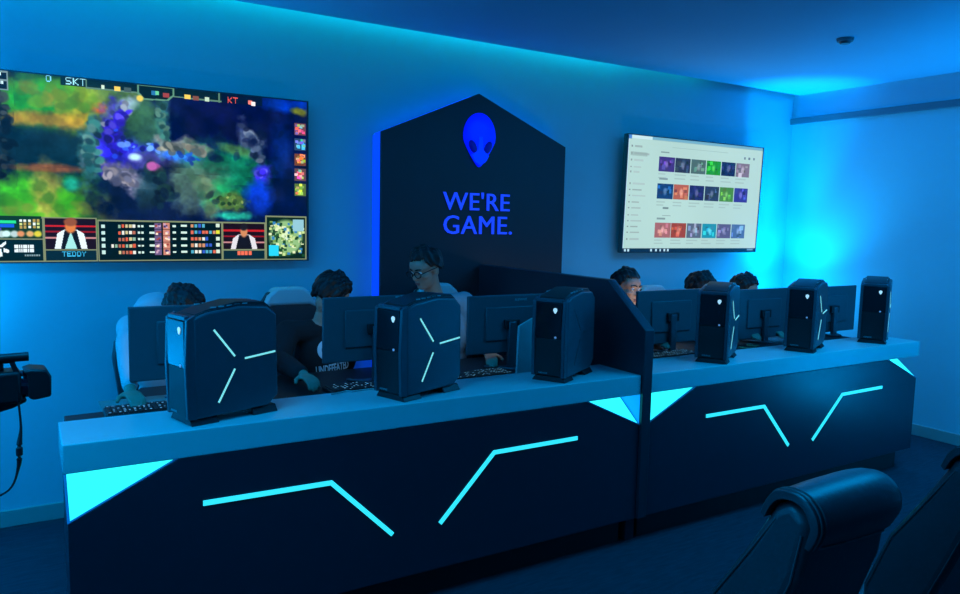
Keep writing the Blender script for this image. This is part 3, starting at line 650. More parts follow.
# ------------------------------------------------------------------ monitors, keyboards
def monitor(label, x, z0, y, W=.555, H=.33, rz=0., text_at=None, scr='screenoff'):
    zb = z0 - .9
    t = thing('monitor', label, 'monitor', (x, y, .9008), R(rz), 'monitors on the desk')
    obj('back_shell', BX(-W / 2, W / 2, 0, .022, zb, zb + H), M['monback'], t, bevel=.005)
    obj('back_bulge', BX(-W * .3, W * .3, -.010, .0005, zb + H * .22, zb + H * .80), M['monback'], t, bevel=.01)
    obj('screen', BX(-W / 2 + .008, W / 2 - .008, .0215, .0245, zb + .012, zb + H - .008), M[scr], t)
    st = obj('stand_neck', BX(-.025, .025, -.036, -.0095, .012, zb + H * .55), M['monarm'], t, bevel=.005)
    obj('tilt_joint', BX(-.05, .05, -.030, -.008, zb + H * .42, zb + H * .58), M['black'], t, bevel=.004)
    b = NB(); prism(b, [(-.13, .07), (-.02, -.08), (.02, -.08), (.13, .07), (.05, .03), (-.05, .03)], 0, .012, 'z'); obj('stand_base', b, M['monarm'], t, bevel=.003)
    if text_at:
        me = fit_text(text_mesh('ALIENWARE', .02, .001), .085, .014); o = link('lettering', me, M['greytext'], t)
        o.location = (text_at, -.0005, zb + H - .035); o.rotation_euler = (R(90), 0, 0)
    return t
monitor('monitor back beside the leftmost tower, before the pale-jacketed person', .652, 1.003, 3.5)
monitor('monitor back hiding the chest of the black-shirted person', 1.525, 1.012, 3.5, text_at=.14)
monitor('dark monitor back with pale lettering left of the divider panel', 2.355, .99, 3.5, text_at=.03)
monitor('monitor back just right of the divider, below the face of a person', 3.635, .955, 3.5, .60, .355, text_at=.0, scr='screenwhite')
monitor('monitor back between the two middle towers of the right counter', 4.575, .93, 3.5, .61, .36)
monitor('monitor back at the far right, partly behind a rounded tower', 5.40, .925, 3.5, .61, .36)

def keyboard(label, x, y, w=.44):
    t = thing('keyboard', label, 'keyboard', (x, y, .9005), 0, 'keyboards on the desk')
    obj('case', BX(-w / 2, w / 2, -.075, .075, 0, .022), M['black'], t, bevel=.004)
    b = NB(); n = int(w / .0195)
    for r_ in range(6):
        for k in range(n):
            x0 = -w / 2 + .008 + k * (w - .016) / n; y0 = -.068 + r_ * .0225
            box(b, x0, x0 + (w - .016) / n - .003, y0, y0 + .019, .021, .03)
    ks = obj('keys', b, M['keycap'], t); ks['kind'] = 'stuff'
    b = NB(); rn = random.Random(int(x * 1000))
    for r_ in range(6):
        for k in range(n):
            if rn.random() < .5:
                x0 = -w / 2 + .010 + k * (w - .016) / n; y0 = -.066 + r_ * .0225; box(b, x0 + .002, x0 + rn.uniform(.006, .011), y0 + .004, y0 + rn.uniform(.008, .014), .0300, .0306)
    kl = obj('key_legends', b, M['legend'], ks); kl['kind'] = 'stuff'
    return t
keyboard('keyboard at the left end, in front of the pale-jacketed person', .48, 3.35)
keyboard('keyboard in front of the black-shirted person', 1.43, 3.335)
keyboard('keyboard below the dark lettered monitor left of the divider', 2.045, 3.335, .38)
keyboard('keyboard just right of the divider', 3.45, 3.335)
dm = obj('desk_mat', BX(.26, .60, 3.44, 3.64, .9005, .9035), M['mat'], None, bevel=.001)
tag(dm, 'teal desk mat at the left end of the desk', 'desk mat')
# pale angled board right of the dark monitor
b = NB(); prism(b, [(-.045, 0), (.075, 0), (.072, .31), (-.025, .27)], -.008, .008, 'y')
pb = obj('sign_board', b, M['whitepu'], None, bevel=.002, loc=(2.312, 3.30, .901), rot=(R(-3), 0, R(4)))
tag(pb, 'pale blank upright board between the dark monitor and the third tower', 'board')
b = NB(); tube(b, smoothpts([(1.16, 3.15, ZT + .004), (1.21, 3.165, ZT + .004), (1.24, 3.178, ZT + .004), (1.27, 3.162, ZT + .004), (1.34, 3.168, ZT + .004), (1.38, 3.166, ZT + .004)], 5), .0035)
tag(obj('cable', b, M['cable'], None, smooth=True), 'thin white cable lying on the worktop edge by the black-shirted person', 'cable')
b = NB(); tube(b, smoothpts([(4.02 + .05 * math.cos(k * 1.3) + k * .018, 3.30 + .04 * math.sin(k * 1.3), .905 + .004 * (k % 2) + .002 * k) for k in range(14)], 4), .004)
tag(obj('cable', b, M['brass'], None, smooth=True), 'coiled tan cable on the desk below a right-hand monitor', 'cable')

# ------------------------------------------------------------------ gaming chairs
def gaming_chair(label, x, y, rz=0., top=1.29):
    t = thing('gaming_chair', label, 'chair', (x, y, 0), R(rz), 'gaming chairs behind the desk')
    sz = .49
    b = NB(); box(b, -.24, .24, -.26, .22, sz - .09, sz); obj('seat', b, M['leather'], t, bevel=.035, seg=3)
    # backrest: shouldered outline extruded and tilted a little, facing -y
    zz = top - sz
    out = [(-.17, .0), (-.235, .18), (-.22, .36), (-.25, .50), (-.20, zz - .12), (-.13, zz - .02), (-.08, zz), (.08, zz), (.13, zz - .02), (.20, zz - .12), (.25, .50), (.22, .36), (.235, .18), (.17, .0)]
    b = NB(); prism(b, out, 0, .085, 'y'); obj('backrest', b, M['leather'], t, bevel=.022, seg=3, loc=(0, .225, sz + .01), rot=(R(-4), 0, 0))
    b = NB(); prism(b, [(-.195, zz - .13), (-.14, zz - .035), (-.085, zz + .012), (.085, zz + .012), (.14, zz - .035), (.195, zz - .13), (.12, zz - .10), (-.12, zz - .10)], -.012, .095, 'y')
    hr = obj('head_trim', b, M['whitepu'], t, bevel=.02, seg=3, loc=(0, .225, sz + .01), rot=(R(-4), 0, 0)); hr['label'] = 'white top trim of the backrest'
    for s in (-1, 1):
        b = NB(); prism(b, [(s * .235, .18), (s * .268, .45), (s * .252, .55), (s * .205, .50), (s * .19, .2)], -.02, .06, 'y'); obj('side_bolster', b, M['leather'], t, bevel=.015, loc=(0, .225, sz + .01), rot=(R(-4), 0, 0))
        b = NB(); box(b, s * .29 - .035, s * .29 + .035, -.14, .12, sz + .19, sz + .22); box(b, s * .29 - .015, s * .29 + .015, -.02, .03, sz - .07, sz + .19); box(b, min(s * .2, s * .3), max(s * .2, s * .3), -.02, .03, sz - .085, sz - .06)
        obj('armrest', b, M['black'], t, bevel=.008)
    b = NB(); cone(b, (0, 0, .09), .03, (0, 0, sz - .09), .025, 16); obj('gas_column', b, M['black'], t, smooth=True)
    b = NB()
    for k in range(5):
        a = k * 2 * PI / 5 + .3; tube(b, [(0, 0, .11), (.15 * math.cos(a), .15 * math.sin(a), .10), (.27 * math.cos(a), .27 * math.sin(a), .075)], [.03, .024, .016], 8)
    obj('star_base', b, M['black'], t, smooth=True)
    for k in range(5):
        a = k * 2 * PI / 5 + .3; c, s = math.cos(a) * .27, math.sin(a) * .27
        b = NB(); cone(b, (c - s * .06, s + c * .06, .03), .03, (c + s * .06, s - c * .06, .03), .03, 16); obj('caster', b, M['black'], t, smooth=True)
    return t
gaming_chair('black gaming chair under the pale-jacketed person at the left end', .66, 4.19, 0, 1.22)
gaming_chair('black gaming chair with white trim showing left of the black-shirted person', 1.40, 4.18, 4)
gaming_chair('black gaming chair with white trim showing beside the person wearing glasses', 2.36, 4.16, -6)
gaming_chair('black gaming chair under the person whose face shows right of the divider', 3.70, 4.16, 0, 1.27)
gaming_chair('black gaming chair under the person behind the fourth tower', 4.42, 4.18, 0, 1.22)
gaming_chair('black gaming chair under the person nearest the bright corner glow', 5.10, 4.19, 0, 1.2)

# ------------------------------------------------------------------ people
def head_parts(bm, c, Rm, s=1.):
    """head facing -y in its own frame, rotated by Rm about its centre c"""
    def T(p): return Vector(c) + Rm @ (Vector(p) * s)
    def e(p, r): ell(bm, T(p), tuple(k * s for k in r), Rm, 24, 16)
    e((0, .012, .03), (.074, .093, .088)); e((0, -.028, -.035), (.060, .066, .080)); e((0, -.055, -.085), (.034, .034, .028)); e((0, -.045, .035), (.066, .05, .055))
    for k in (-1, 1):
        e((k * .040, -.058, -.022), (.024, .028, .020)); e((k * .076, .012, -.01), (.009, .020, .032)); e((k * .032, -.083, .022), (.024, .010, .007))
    caps(bm, [(T((0, -.086, .015)), .008 * s), (T((0, -.100, -.012)), .010 * s), (T((0, -.106, -.024)), .0125 * s)], 10)
    for k in (-1, 1): ell(bm, T((k * .012, -.095, -.028)), .009 * s)
    e((0, -.086, -.058), (.022, .011, .007)); e((0, -.083, -.068), (.019, .011, .008))

def face_bits(root, c, Rm, s, glasses=False):
    for k in (-1, 1):
        p = Vector(c) + Rm @ (Vector((k * .031, -.079, .004)) * s)
        b = NB(); ell(b, p, .0115 * s); ey = obj('eye', b, M['eyew'], root, smooth=True)
        p2 = Vector(c) + Rm @ (Vector((k * .031, -.0875, .003)) * s); b = NB(); ell(b, p2, .0055 * s); obj('iris', b, M['eyed'], ey, smooth=True)
    b = NB()
    ell(b, Vector(c) + Rm @ (Vector((0, -.091, -.0575)) * s), (.020 * s, .0085 * s, .0045 * s), Rm); ell(b, Vector(c) + Rm @ (Vector((0, -.089, -.0665)) * s), (.017 * s, .009 * s, .0055 * s), Rm)
    obj('mouth', b, M['lip'], root, smooth=True)
    b = NB()
    for k in (-1, 1): tube(b, [Vector(c) + Rm @ (Vector(q) * s) for q in ((k * .012, -.097, .025), (k * .030, -.095, .031), (k * .050, -.080, .026))], .0042 * s, 6)
    obj('eyebrows', b, M['hair'], root, smooth=True)
    if glasses:
        b = NB()
        for k in (-1, 1):
            tube(b, [Vector(c) + Rm @ (Vector((k * .034 + .026 * math.cos(a), -.108 + .004 * abs(math.cos(a)), .002 + .019 * math.sin(a))) * s) for a in np.linspace(0, 2 * PI, 18)[:-1]], .0034 * s, 6, True)
            tube(b, [Vector(c) + Rm @ (Vector(q) * s) for q in ((k * .060, -.104, .006), (k * .078, -.05, .010), (k * .082, .015, .006))], .003 * s, 6)
        tube(b, [Vector(c) + Rm @ (Vector(q) * s) for q in ((-.009, -.11, .004), (.009, -.11, .004))], .003 * s, 6)
        obj('glasses', b, M['black'], root, smooth=True)

def hair_cap(root, c, Rm, s, front=.56, side=-.05, back=-.55, vol=.016, tuft=.010):
    bm = NB(); bmesh.ops.create_icosphere(bm, subdivisions=5, radius=1)
    rnd = np.random.RandomState(int(abs(c[0]) * 1000) % 9999)
    ph = rnd.rand(8) * 6
    kill = []
    for v in bm.verts:
        d = v.co.normalized(); f = -d.y
        az = math.atan2(d.x, -d.y); aa = abs(az) / PI
        line = front if aa < .28 else (front + (side - front) * min(1, (aa - .28) / .12) if aa < .40 else side + (back - side) * min(1, (aa - .40) / .35))
        line += .05 * math.sin(9 * az + ph[0]) + .03 * math.sin(17 * az + ph[1])
        if d.z < line: kill.append(v)
        n_ = math.sin(7 * d.x + ph[2]) * math.sin(6 * d.y + ph[3]) + .6 * math.sin(15 * d.x + 9 * d.z + ph[4]) * math.sin(14 * d.y + ph[5])
        ex = vol + tuft * n_ + (.014 * max(0, d.z - .3) if f > -.2 else 0)
        v.co = Vector((d.x * (.076 + ex), .010 + d.y * (.094 + ex), .028 + d.z * (.090 + ex)))
    bmesh.ops.delete(bm, geom=kill, context='VERTS')
    for v in bm.verts: v.co = Vector(c) + Rm @ (v.co * s)
    o = obj('hair', bm, M['hair'], root, smooth=True)
    sd = o.modifiers.new('s', 'SOLIDIFY'); sd.thickness = .018 * s; sd.offset = -1
    return o

def hand(bm, w, d, up, s=1., side=1):
    """five curled fingers leaving a palm; w wrist, d direction, up = back of the hand"""
    w = Vector(w); d = Vector(d).normalized(); up = Vector(up); up = (up - d * up.dot(d)).normalized(); r = d.cross(up) * side
    Rm = Matrix((r, d, up)).transposed()
    ell(bm, w + d * .045 * s, (.038 * s, .048 * s, .014 * s), Rm)
    for i, (o, L) in enumerate(((-.028, .068), (-.010, .078), (.009, .073), (.027, .056))):
        a = w + d * .080 * s + r * o * s; p = [a]
        for k, (f, ang) in enumerate(((.45, 12), (.32, 38), (.23, 62))):
            dd = d * math.cos(R(ang)) - up * math.sin(R(ang)); p.append(p[-1] + dd * L * f * s)
        caps(bm, [(w + d * .05 * s + r * o * .8 * s, .010 * s)] + [(q, (.0095, .009, .0085, .0075)[k] * s) for k, q in enumerate(p)], 10)
    b0 = w + d * .022 * s - r * .030 * s
    caps(bm, [(b0, .012 * s), (b0 + (d * .6 - r * .8).normalized() * .034 * s - up * .006, .011 * s), (b0 + (d * .75 - r * .65).normalized() * .060 * s - up * .014, .009 * s)], 10)

def person(label, J, head_rot, cloth, sleeve='long', glasses=False, s=1., hairk=None, extra=None, thin=1.):
    """J: world joints. body = one continuous mesh; clothes, hair, eyes are its children"""
    pel, chest, neck, head = (Vector(J[k]) for k in ('pelvis', 'chest', 'neck', 'head'))
    Rm = Euler([R(a) for a in head_rot], 'XYZ').to_matrix()
    root = thing('person', label, 'person', (pel.x, pel.y, 0)); inv = Matrix.Translation((-pel.x, -pel.y, 0))
    bm = NB()
    head_parts(bm, head, Rm, s)
    caps(bm, [(neck - Vector((0, 0, .02)), .058), (neck + (head - neck) * .5, .052), (head + Rm @ Vector((0, .02, -.05)), .05)])
    sh = [Vector(J['shoulder_a']), Vector(J['shoulder_b'])]; el = [Vector(J['elbow_a']), Vector(J['elbow_b'])]; wr = [Vector(J['wrist_a']), Vector(J['wrist_b'])]
    ell(bm, chest, (.15, .10, .16)); ell(bm, (chest + pel) / 2, (.135, .095, .17)); ell(bm, pel, (.16, .11, .11))
    caps(bm, [(sh[0], .05), (neck - Vector((0, 0, .04)), .06), (sh[1], .05)])
    for a in (0, 1):
        caps(bm, [(sh[a], .052), (sh[a] * .45 + el[a] * .55, .043), (el[a], .037), (el[a] * .6 + wr[a] * .4, .036), (wr[a], .025)])
        d = (wr[a] - el[a]).normalized(); hd = Vector(J.get('hand_' + 'ab'[a], (d.x, d.y, 0)))
        hand(bm, wr[a], hd, (0, 0, 1), 1., 1 if a else -1)
        k = Vector((pel.x + (-.12, .12)[a], pel.y - .40, pel.z + .03)); f = Vector((k.x, k.y - .02, .09))
        caps(bm, [(pel + Vector(((-.085, .085)[a], -.02, 0)), .078), (k, .052), (k * .5 + f * .5, .048), (f, .036)]); ell(bm, f + Vector((0, -.07, -.045)), (.04, .10, .035))
    body = remeshed('body', bm, .0062, M['skin'], root, 3)
    body.data.transform(inv)
    # shirt
    bm = NB()
    ell(bm, chest, (.185, .125, .18)); ell(bm, (chest + pel) / 2 + Vector((0, -.005, 0)), (.168, .122, .20)); ell(bm, pel + Vector((0, 0, .05)), (.178, .13, .10))
    caps(bm, [(sh[0], .066), (neck - Vector((0, -.006, .055)), .070), (sh[1], .066)])
    ell(bm, neck - Vector((0, -.004, .035)), (.078, .07, .035))
    for a in (0, 1):
        if sleeve == 'long': caps(bm, [(sh[a], .070), (sh[a] * .45 + el[a] * .55, .060 * thin), (el[a], .056 * thin), (el[a] * .55 + wr[a] * .45, .052 * thin), (el[a] * .12 + wr[a] * .88, .040 * thin)])
        else: caps(bm, [(sh[a], .070), (sh[a] * .45 + el[a] * .55, .066), (sh[a] * .25 + el[a] * .75, .064)])
    if extra: extra(bm)
    sm = remeshed('shirt', bm, .008, cloth, root, 5); sm.data.transform(inv)
    bm = NB()
    ell(bm, pel + Vector((0, 0, -.01)), (.175, .128, .115))
    for a in (0, 1):
        k = Vector((pel.x + (-.12, .12)[a], pel.y - .40, pel.z + .03)); f = Vector((k.x, k.y - .02, .12))
        caps(bm, [(pel + Vector(((-.085, .085)[a], -.02, 0)), .092), (k, .066), (k * .5 + f * .5, .062), (f, .054)])
    tr = remeshed('trousers', bm, .012, M['trouser'], root, 4); tr.data.transform(inv)
    for a in (0, 1):
        k = Vector(((-.12, .12)[a], -.42, 0)); b = NB(); ell(b, k + Vector((0, -.06, .045)), (.05, .13, .045)); obj('shoe', b, M['shoe'], root, smooth=True)
    hc = Vector(head) - Vector((pel.x, pel.y, 0))
    hair_cap(root, hc, Rm, s, **(hairk or {})); face_bits(root, hc, Rm, s, glasses)
    return root, sm

# 1: bent forward over the desk at the left end
def hood(bm): ell(bm, (.60, 4.08, 1.235), (.15, .10, .10)); ell(bm, (.56, 4.02, 1.27), (.10, .08, .075))
person('person in a pale jacket bending forward behind the leftmost tower', dict(pelvis=(.66, 4.16, .60), chest=(.62, 4.06, .98), neck=(.61, 4.0, 1.19), head=(.66, 3.89, 1.265),
       shoulder_a=(.44, 4.0, 1.17), shoulder_b=(.81, 3.99, 1.15), elbow_a=(.395, 3.80, 1.13), elbow_b=(.92, 3.80, 1.0), wrist_a=(.375, 3.50, .964), wrist_b=(.72, 3.62, .964), hand_a=(.15, -1, -.12), hand_b=(-.7, -.6, -.1)),
       (42, 0, 18), M['pale'], extra=hood, thin=.84)
# 2: black tee, head turned to the right
p2, sm2 = person('person in a black printed tee looking down, face hidden by a monitor', dict(pelvis=(1.46, 4.14, .60), chest=(1.46, 4.05, .95), neck=(1.43, 4.03, 1.15), head=(1.465, 3.985, 1.30),
       shoulder_a=(1.235, 4.03, 1.10), shoulder_b=(1.64, 4.03, 1.08), elbow_a=(1.12, 3.82, .985), elbow_b=(1.72, 3.80, .98), wrist_a=(1.155, 3.52, .964), wrist_b=(1.60, 3.60, .962), hand_a=(.1, -1, -.1), hand_b=(-.2, -1, -.1)),
       (30, 0, 100), M['blacktee'], hairk=dict(front=.35, side=-.35, back=-.7, vol=.018))
bpy.context.view_layer.update()
bv = BVHTree.FromPolygons([p2.matrix_world @ v.co for v in sm2.data.vertices], [tuple(p.vertices) for p in sm2.data.polygons])
def on_shirt(me, x, z, ang):
    c, s_ = math.cos(R(ang)), math.sin(R(ang))
    for v in me.vertices:
        X = x + v.co.x * c - v.co.y * s_; Z = z + v.co.x * s_ + v.co.y * c; dz = v.co.z
        h = bv.ray_cast(Vector((X, 2.5, Z)), Vector((0, 1, 0)))
        yy = h[0].y if h[0] is not None else 3.95
        v.co = Vector((X - p2.location.x, yy - .004 - dz - p2.location.y, Z))
    return me
me = fit_text(text_mesh('UNDEFEATED', .04, .002, 1.0, bold=.001), .190, .050)
link('print', on_shirt(me, 1.37, .860, 8), M['print'], sm2)['label'] = 'white chest lettering'
b = NB(); ring = [(.058 * math.cos(a), .058 * math.sin(a), 0) for a in np.linspace(R(60), R(330), 26)]
vo = [b.verts.new((x, y, 0)) for x, y, _ in ring]; vi = [b.verts.new((x * .62, y * .62, 0)) for x, y, _ in ring]
for i in range(len(ring) - 1): b.faces.new((vo[i], vo[i + 1], vi[i + 1], vi[i]))
me = bpy.data.meshes.new('print'); b.to_mesh(me); b.free()
link('print', on_shirt(me, 1.43, 1.0, 0), M['print'], sm2)['label'] = 'white round emblem'
# 3: glasses, light shirt
person('person wearing glasses and a light shirt, looking down beside the sign', dict(pelvis=(2.26, 4.12, .64), chest=(2.22, 4.06, 1.02), neck=(2.15, 4.02, 1.27), head=(2.05, 3.965, 1.445),
       shoulder_a=(1.98, 4.03, 1.20), shoulder_b=(2.37, 4.05, 1.22), elbow_a=(1.86, 3.82, 1.0), elbow_b=(2.47, 3.88, .98), wrist_a=(1.92, 3.60, .964), wrist_b=(2.30, 3.62, .964), hand_a=(-.2, -1, -.1), hand_b=(-.5, -1, -.1)),
       (20, 0, -72), M['greyshirt'], glasses=True, hairk=dict(front=.50, side=-.05, vol=.014))
# 4: face visible right of the divider
person('person with short black hair whose face shows just right of the divider', dict(pelvis=(3.62, 4.13, .60), chest=(3.56, 4.02, .95), neck=(3.545, 3.95, 1.14), head=(3.54, 3.84, 1.294),
       shoulder_a=(3.32, 3.96, 1.06), shoulder_b=(3.70, 3.96, 1.06), elbow_a=(3.24, 3.80, .97), elbow_b=(3.80, 3.82, .97), wrist_a=(3.34, 3.58, .964), wrist_b=(3.66, 3.60, .964)),
       (4, 4, 9), M['navyshirt'], hairk=dict(front=.44, side=-.02, vol=.010, tuft=.006), s=1.08)
# 5, 6: only the tops of the heads show
person('person with dark hair just above the fourth tower', dict(pelvis=(4.42, 4.15, .60), chest=(4.38, 4.05, .93), neck=(4.36, 4.0, 1.10), head=(4.37, 3.92, 1.255),
       shoulder_a=(4.19, 4.0, 1.04), shoulder_b=(4.55, 4.0, 1.04), elbow_a=(4.10, 3.84, .97), elbow_b=(4.59, 3.84, .97), wrist_a=(4.22, 3.60, .964), wrist_b=(4.52, 3.60, .964)),
       (18, 0, 30), M['blacktee'], hairk=dict(front=.42, side=-.1, vol=.018))
person('person with dark hair peeking over the monitor nearest the corner glow', dict(pelvis=(5.06, 4.15, .60), chest=(4.93, 4.05, .92), neck=(4.89, 4.0, 1.08), head=(4.88, 3.93, 1.23),
       shoulder_a=(4.70, 4.0, 1.03), shoulder_b=(5.07, 4.0, 1.03), elbow_a=(4.75, 3.84, .96), elbow_b=(5.2, 3.84, .96), wrist_a=(4.76, 3.60, .964), wrist_b=(5.06, 3.60, .964)),
       (14, 0, 38), M['greyshirt'], hairk=dict(front=.45, side=-.05, vol=.016))

# ------------------------------------------------------------------ leather armchairs in the foreground (facing the counter, +y)
def lounge_chair(label, x, y):
    t = thing('lounge_chair', label, 'chair', (x, y, 0), 0, 'black leather lounge chairs facing the counter')
    W = .20
    # back: reclined slab; profile in (y,z), local origin at chair centre
    back = [(-.29, .96), (-.268, .80), (-.205, .62), (-.13, .42), (-.10, .30), (.06, .30), (.075, .46), (.005, .66), (-.10, .83), (-.178, .97), (-.225, 1.0)]
    b = NB(); prism(b, [(a - .12, h) for a, h in back], -W, W, 'x')
    for v in b.verts: v.co.x *= 1 + .24 * max(0, .90 - v.co.z) / .6
    obj('backrest', b, M['leather'], t, bevel=.03, seg=4)
    # padded cover draped over the top of the back like a saddle
    out = [(-.420, .893), (-.440, .94), (-.433, .985), (-.402, 1.017), (-.36, 1.028), (-.31, 1.018), (-.282, .985), (-.266, .945)]
    inn = [(-.280, .935), (-.297, .972), (-.32, .996), (-.36, 1.006), (-.395, .994), (-.416, .96), (-.417, .94), (-.406, .897)]
    out = [(p.x, p.y) for p in smoothpts([(a_, h_, 0) for a_, h_ in out], 3)]; inn = [(p.x, p.y) for p in smoothpts([(a_, h_, 0) for a_, h_ in inn], 3)]
    b = NB(); n = len(out) + len(inn); R0 = []
    for xx, k in ((-W - .012, .96), (-W - .010, .99), (-W + .004, 1.0), (-W + .05, 1.0), (-.07, 1.06), (.07, 1.09), (W - .07, 1.08), (W - .025, 1.03), (W + .004, .95), (W + .014, .85)):
        R0.append([b.verts.new((xx, -.34 + (p + .34) * k, .955 + (q - .955) * k)) for p, q in out] + [b.verts.new((xx, p, q)) for p, q in inn])
    for A, B_ in zip(R0, R0[1:]):
        for i in range(n): b.faces.new((A[i], A[(i + 1) % n], B_[(i + 1) % n], B_[i]))
    b.faces.new(R0[0][::-1]); b.faces.new(R0[-1])
    hr = obj('head_cover', b, M['leather'], t, smooth=True)
    b = NB()
    for xx, k in ((-W + .004, 1.004), (-W + .022, 1.008)):
        tube(b, smoothpts([(xx, -.34 + (p + .34) * k, .955 + (q - .955) * k) for p, q in out], 3), .0032, 6)
    tube(b, [(xx, -.34 + (out[0][0] + .34) * k - .002, .955 + (out[0][1] - .955) * k) for xx, k in ((-W + .02, 1.0), (-.07, 1.06), (.07, 1.09), (W - .07, 1.08))], .003, 6)
    obj('piping', b, M['piping'], hr, smooth=True)
    b = NB(); kx = lambda h: -W * (1 + .24 * max(0, .90 - h) / .6) - .0005
    tube(b, [(kx(h), a - .12, h) for a, h in ((-.268, .92), (-.25, .79), (-.19, .62), (-.115, .42))], .0032, 6); tube(b, [(kx(h), a - .12, h) for a, h in ((-.19, .94), (-.115, .82), (-.01, .655), (.055, .46))], .0032, 6)
    obj('piping', b, M['piping'], t, smooth=True)
    b = BX(-W - .02, W + .02, -.06, .34, .24, .36); obj('seat', b, M['leather'], t, bevel=.05, seg=4)
    b = NB(); cone(b, (0, .12, .04), .035, (0, .12, .25), .03, 16); cone(b, (0, .12, 0), .24, (0, .12, .04), .22, 32); obj('pedestal_base', b, M['black'], t, smooth=True)
    t.scale = (.94, 1, 1.022)
    return t
lounge_chair('black leather lounge chair with a padded top roll, seen from behind', 1.885, 1.53)
lounge_chair('black leather lounge chair cut off by the right edge of the photo', 2.75, 1.50)

# ------------------------------------------------------------------ camcorder on its tripod, left edge
cx, cy, cz = -.145, 2.52, 1.245
t = thing('tripod', 'black tripod carrying the camcorder at the left edge', 'tripod', (cx - .07, cy, 0))
b = NB(); cone(b, (0, 0, .55), .018, (0, 0, cz - .135), .018, 16); obj('centre_column', b, M['black'], t, smooth=True)
b = NB(); ell(b, (0, 0, cz - .150), .035); box(b, -.045, .045, -.03, .03, cz - .125, cz - .1065); obj('pan_head', b, M['black'], t, smooth=True)
for k in range(3):
    a = PI + k * 2 * PI / 3; b = NB(); tube(b, [(.03 * math.cos(a), .03 * math.sin(a), .9), (.34 * math.cos(a), .34 * math.sin(a), .01)], [.016, .010], 10); obj('leg', b, M['black'], t, smooth=True)
t = thing('camcorder', 'black shoulder camcorder pointing right at the left edge', 'camcorder', (cx, cy, cz), R(4))
obj('body', BX(-.22, .125, -.045, .045, -.062, .032), M['black'], t, bevel=.01)
b = NB(); prism(b, [(-.2, -.05), (.135, -.05), (.138, -.062), (.10, -.078), (.03, -.095), (-.05, -.105), (-.2, -.105)], -.03, .03, 'y'); obj('grip', b, M['black'], t, bevel=.008)
b = NB(); cone(b, (.11, 0, -.012), .040, (.17, 0, -.014), .040, 20); obj('lens', b, M['lens'], t, smooth=True)
b = NB(); prism(b, [(.14, -.048), (.152, -.056), (.198, -.050), (.200, .010), (.190, .030), (.15, .036), (.128, .030), (.14, .02)], -.048, .048, 'y'); obj('lens_hood', b, M['black'], t, bevel=.006)
b = NB(); box(b, -.16, .115, -.014, .014, .052, .068); box(b, .070, .084, -.012, .012, .025, .056); box(b, -.15, -.13, -.012, .012, .025, .056); obj('handle', b, M['black'], t, bevel=.006)
b = NB(); cone(b, (.05, -.03, .072), .012, (.145, -.03, .072), .0135, 14); prism(b, [(.106, .03), (.120, .03), (.108, .066), (.094, .066)], -.036, -.024, 'y'); obj('microphone', b, M['black'], t, smooth=True)
b = NB(); box(b, -.13, -.06, -.052, -.045, -.02, .035); obj('side_screen', b, M['gloss'], t, bevel=.002)
b = NB(); P = smoothpts([(.115, -.04, -.06), (.118, -.045, -.13), (.112, -.05, -.18), (.108, -.05, -.245), (.082, -.05, -.31), (.01, -.05, -.335), (-.05, -.05, -.34), (-.11, -.045, -.25), (-.14, -.04, -.05)], 6)
rr = []
for i, p in enumerate(P):
    wdt = .003 + .006 * math.exp(-((p.z + .20) / .045) ** 2) * (1 if p.x > .03 else 0); rr.append(wdt)
tube(b, P, rr, 8); obj('strap', b, M['black'], t, smooth=True)

# ------------------------------------------------------------------ lamps
LED = (0.0, .39, 1.0)
TEAL = (0.0, .72, .70)
# blue fill lights added under the ceiling, with no fixtures behind them
def area(name, loc, sx, sy, energy, color, rot): 
    return lamp(name, 'AREA', loc, energy, color, rot, shape='RECTANGLE', size=sx, size_y=sy)
area('ceiling_fill_left', (-.6, 1.9, 2.97), 2.2, 1.0, 66, LED, (0, 0, 0))
area('ceiling_fill_right', (4.3, 1.75, 2.97), 2.2, 1.0, 62, LED, (0, 0, 0))
# cove strip over the back wall
area('cove_strip', (1.9, Y1 - .04, ZC + .29), 4.6, .03, 24, TEAL, (R(8), 0, 0))
area('cove_strip_end', (4.7, Y1 - .04, ZC + .29), .9, .03, 2, TEAL, (R(8), 0, 0))
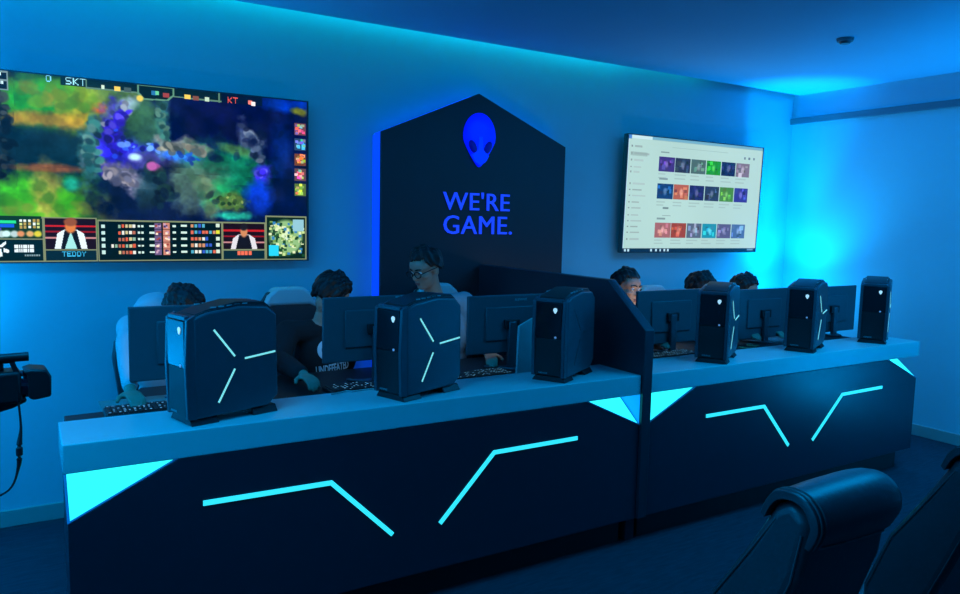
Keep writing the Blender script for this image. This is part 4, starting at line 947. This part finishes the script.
# uplights: corner, right wall, left end
lamp('uplight_corner', 'SPOT', (6.12, 4.46, 1.13), 330, LED, (R(180), 0, 0), spot_size=R(46), spot_blend=1., shadow_soft_size=.06)
lamp('uplight_corner_wide', 'SPOT', (6.06, 4.38, 1.13), 90, LED, (R(180), 0, 0), spot_size=R(130), spot_blend=1., shadow_soft_size=.06)
lamp('uplight_corner_glow', 'POINT', (6.06, 4.38, 1.13), 16, LED, shadow_soft_size=.06)
lamp('uplight_right', 'SPOT', (6.22, 1.55, .15), 380, LED, (R(180), 0, 0), spot_size=R(90), spot_blend=.9, shadow_soft_size=.05)
lamp('uplight_left', 'SPOT', (-.9, 4.45, .35), 340, LED, (R(180), 0, 0), spot_size=R(110), spot_blend=.9, shadow_soft_size=.08)
lamp('uplight_left_glow', 'POINT', (-.9, 4.2, 1.3), 26, LED, shadow_soft_size=.1)

lamp('uplight_right_glow', 'POINT', (6.2, 1.55, .3), 12, LED, shadow_soft_size=.1)
area('side_fill_left', (-2.9, 1.4, 2.1), .6, 1.6, 26, LED, (0, R(-80), 0))  # added fill out of view, brightens the left sides of the lounge chairs

# fixture of the corner uplight (stands behind the desk)
t = thing('led_uplight', 'blue LED uplight on a stand behind the far right monitor', 'lamp', (6.07, 4.39, 0))
b = NB(); cone(b, (0, 0, 0), .14, (0, 0, .02), .13, 24); obj('base', b, M['black'], t, smooth=True)
b = NB(); cone(b, (0, 0, .02), .014, (0, 0, .93), .014, 12); obj('pole', b, M['black'], t, smooth=True)
b = NB(); cone(b, (0, 0, .93), .06, (0, 0, 1.06), .075, 24); obj('lamp_head', b, M['black'], t, smooth=True)

# ------------------------------------------------------------------ camera
cam = bpy.data.cameras.new('camera'); cam.sensor_width = 36; cam.lens = 27.916; cam.clip_start = .05
co = bpy.data.objects.new('camera', cam); COL.objects.link(co); SC.camera = co
r_ = Vector((.85290631, -.52161973, .02153322)); u_ = Vector((.03500179, .09828797, .99454228)); f_ = Vector((.52088933, .84749769, -.10208806))
mw = Matrix((r_, u_, -f_)).transposed().to_4x4(); mw.translation = (0, 0, 1.7375); co.matrix_world = mw

wd = bpy.data.worlds.new('world'); SC.world = wd; wd.use_nodes = True
wd.node_tree.nodes['Background'].inputs['Color'].default_value = (0, .02, .05, 1); wd.node_tree.nodes['Background'].inputs['Strength'].default_value = .1
SC.view_settings.view_transform = 'Standard'; SC.view_settings.look = 'None'; SC.view_settings.gamma = 1; SC.view_settings.use_curve_mapping = False
SC.view_settings.exposure = 0
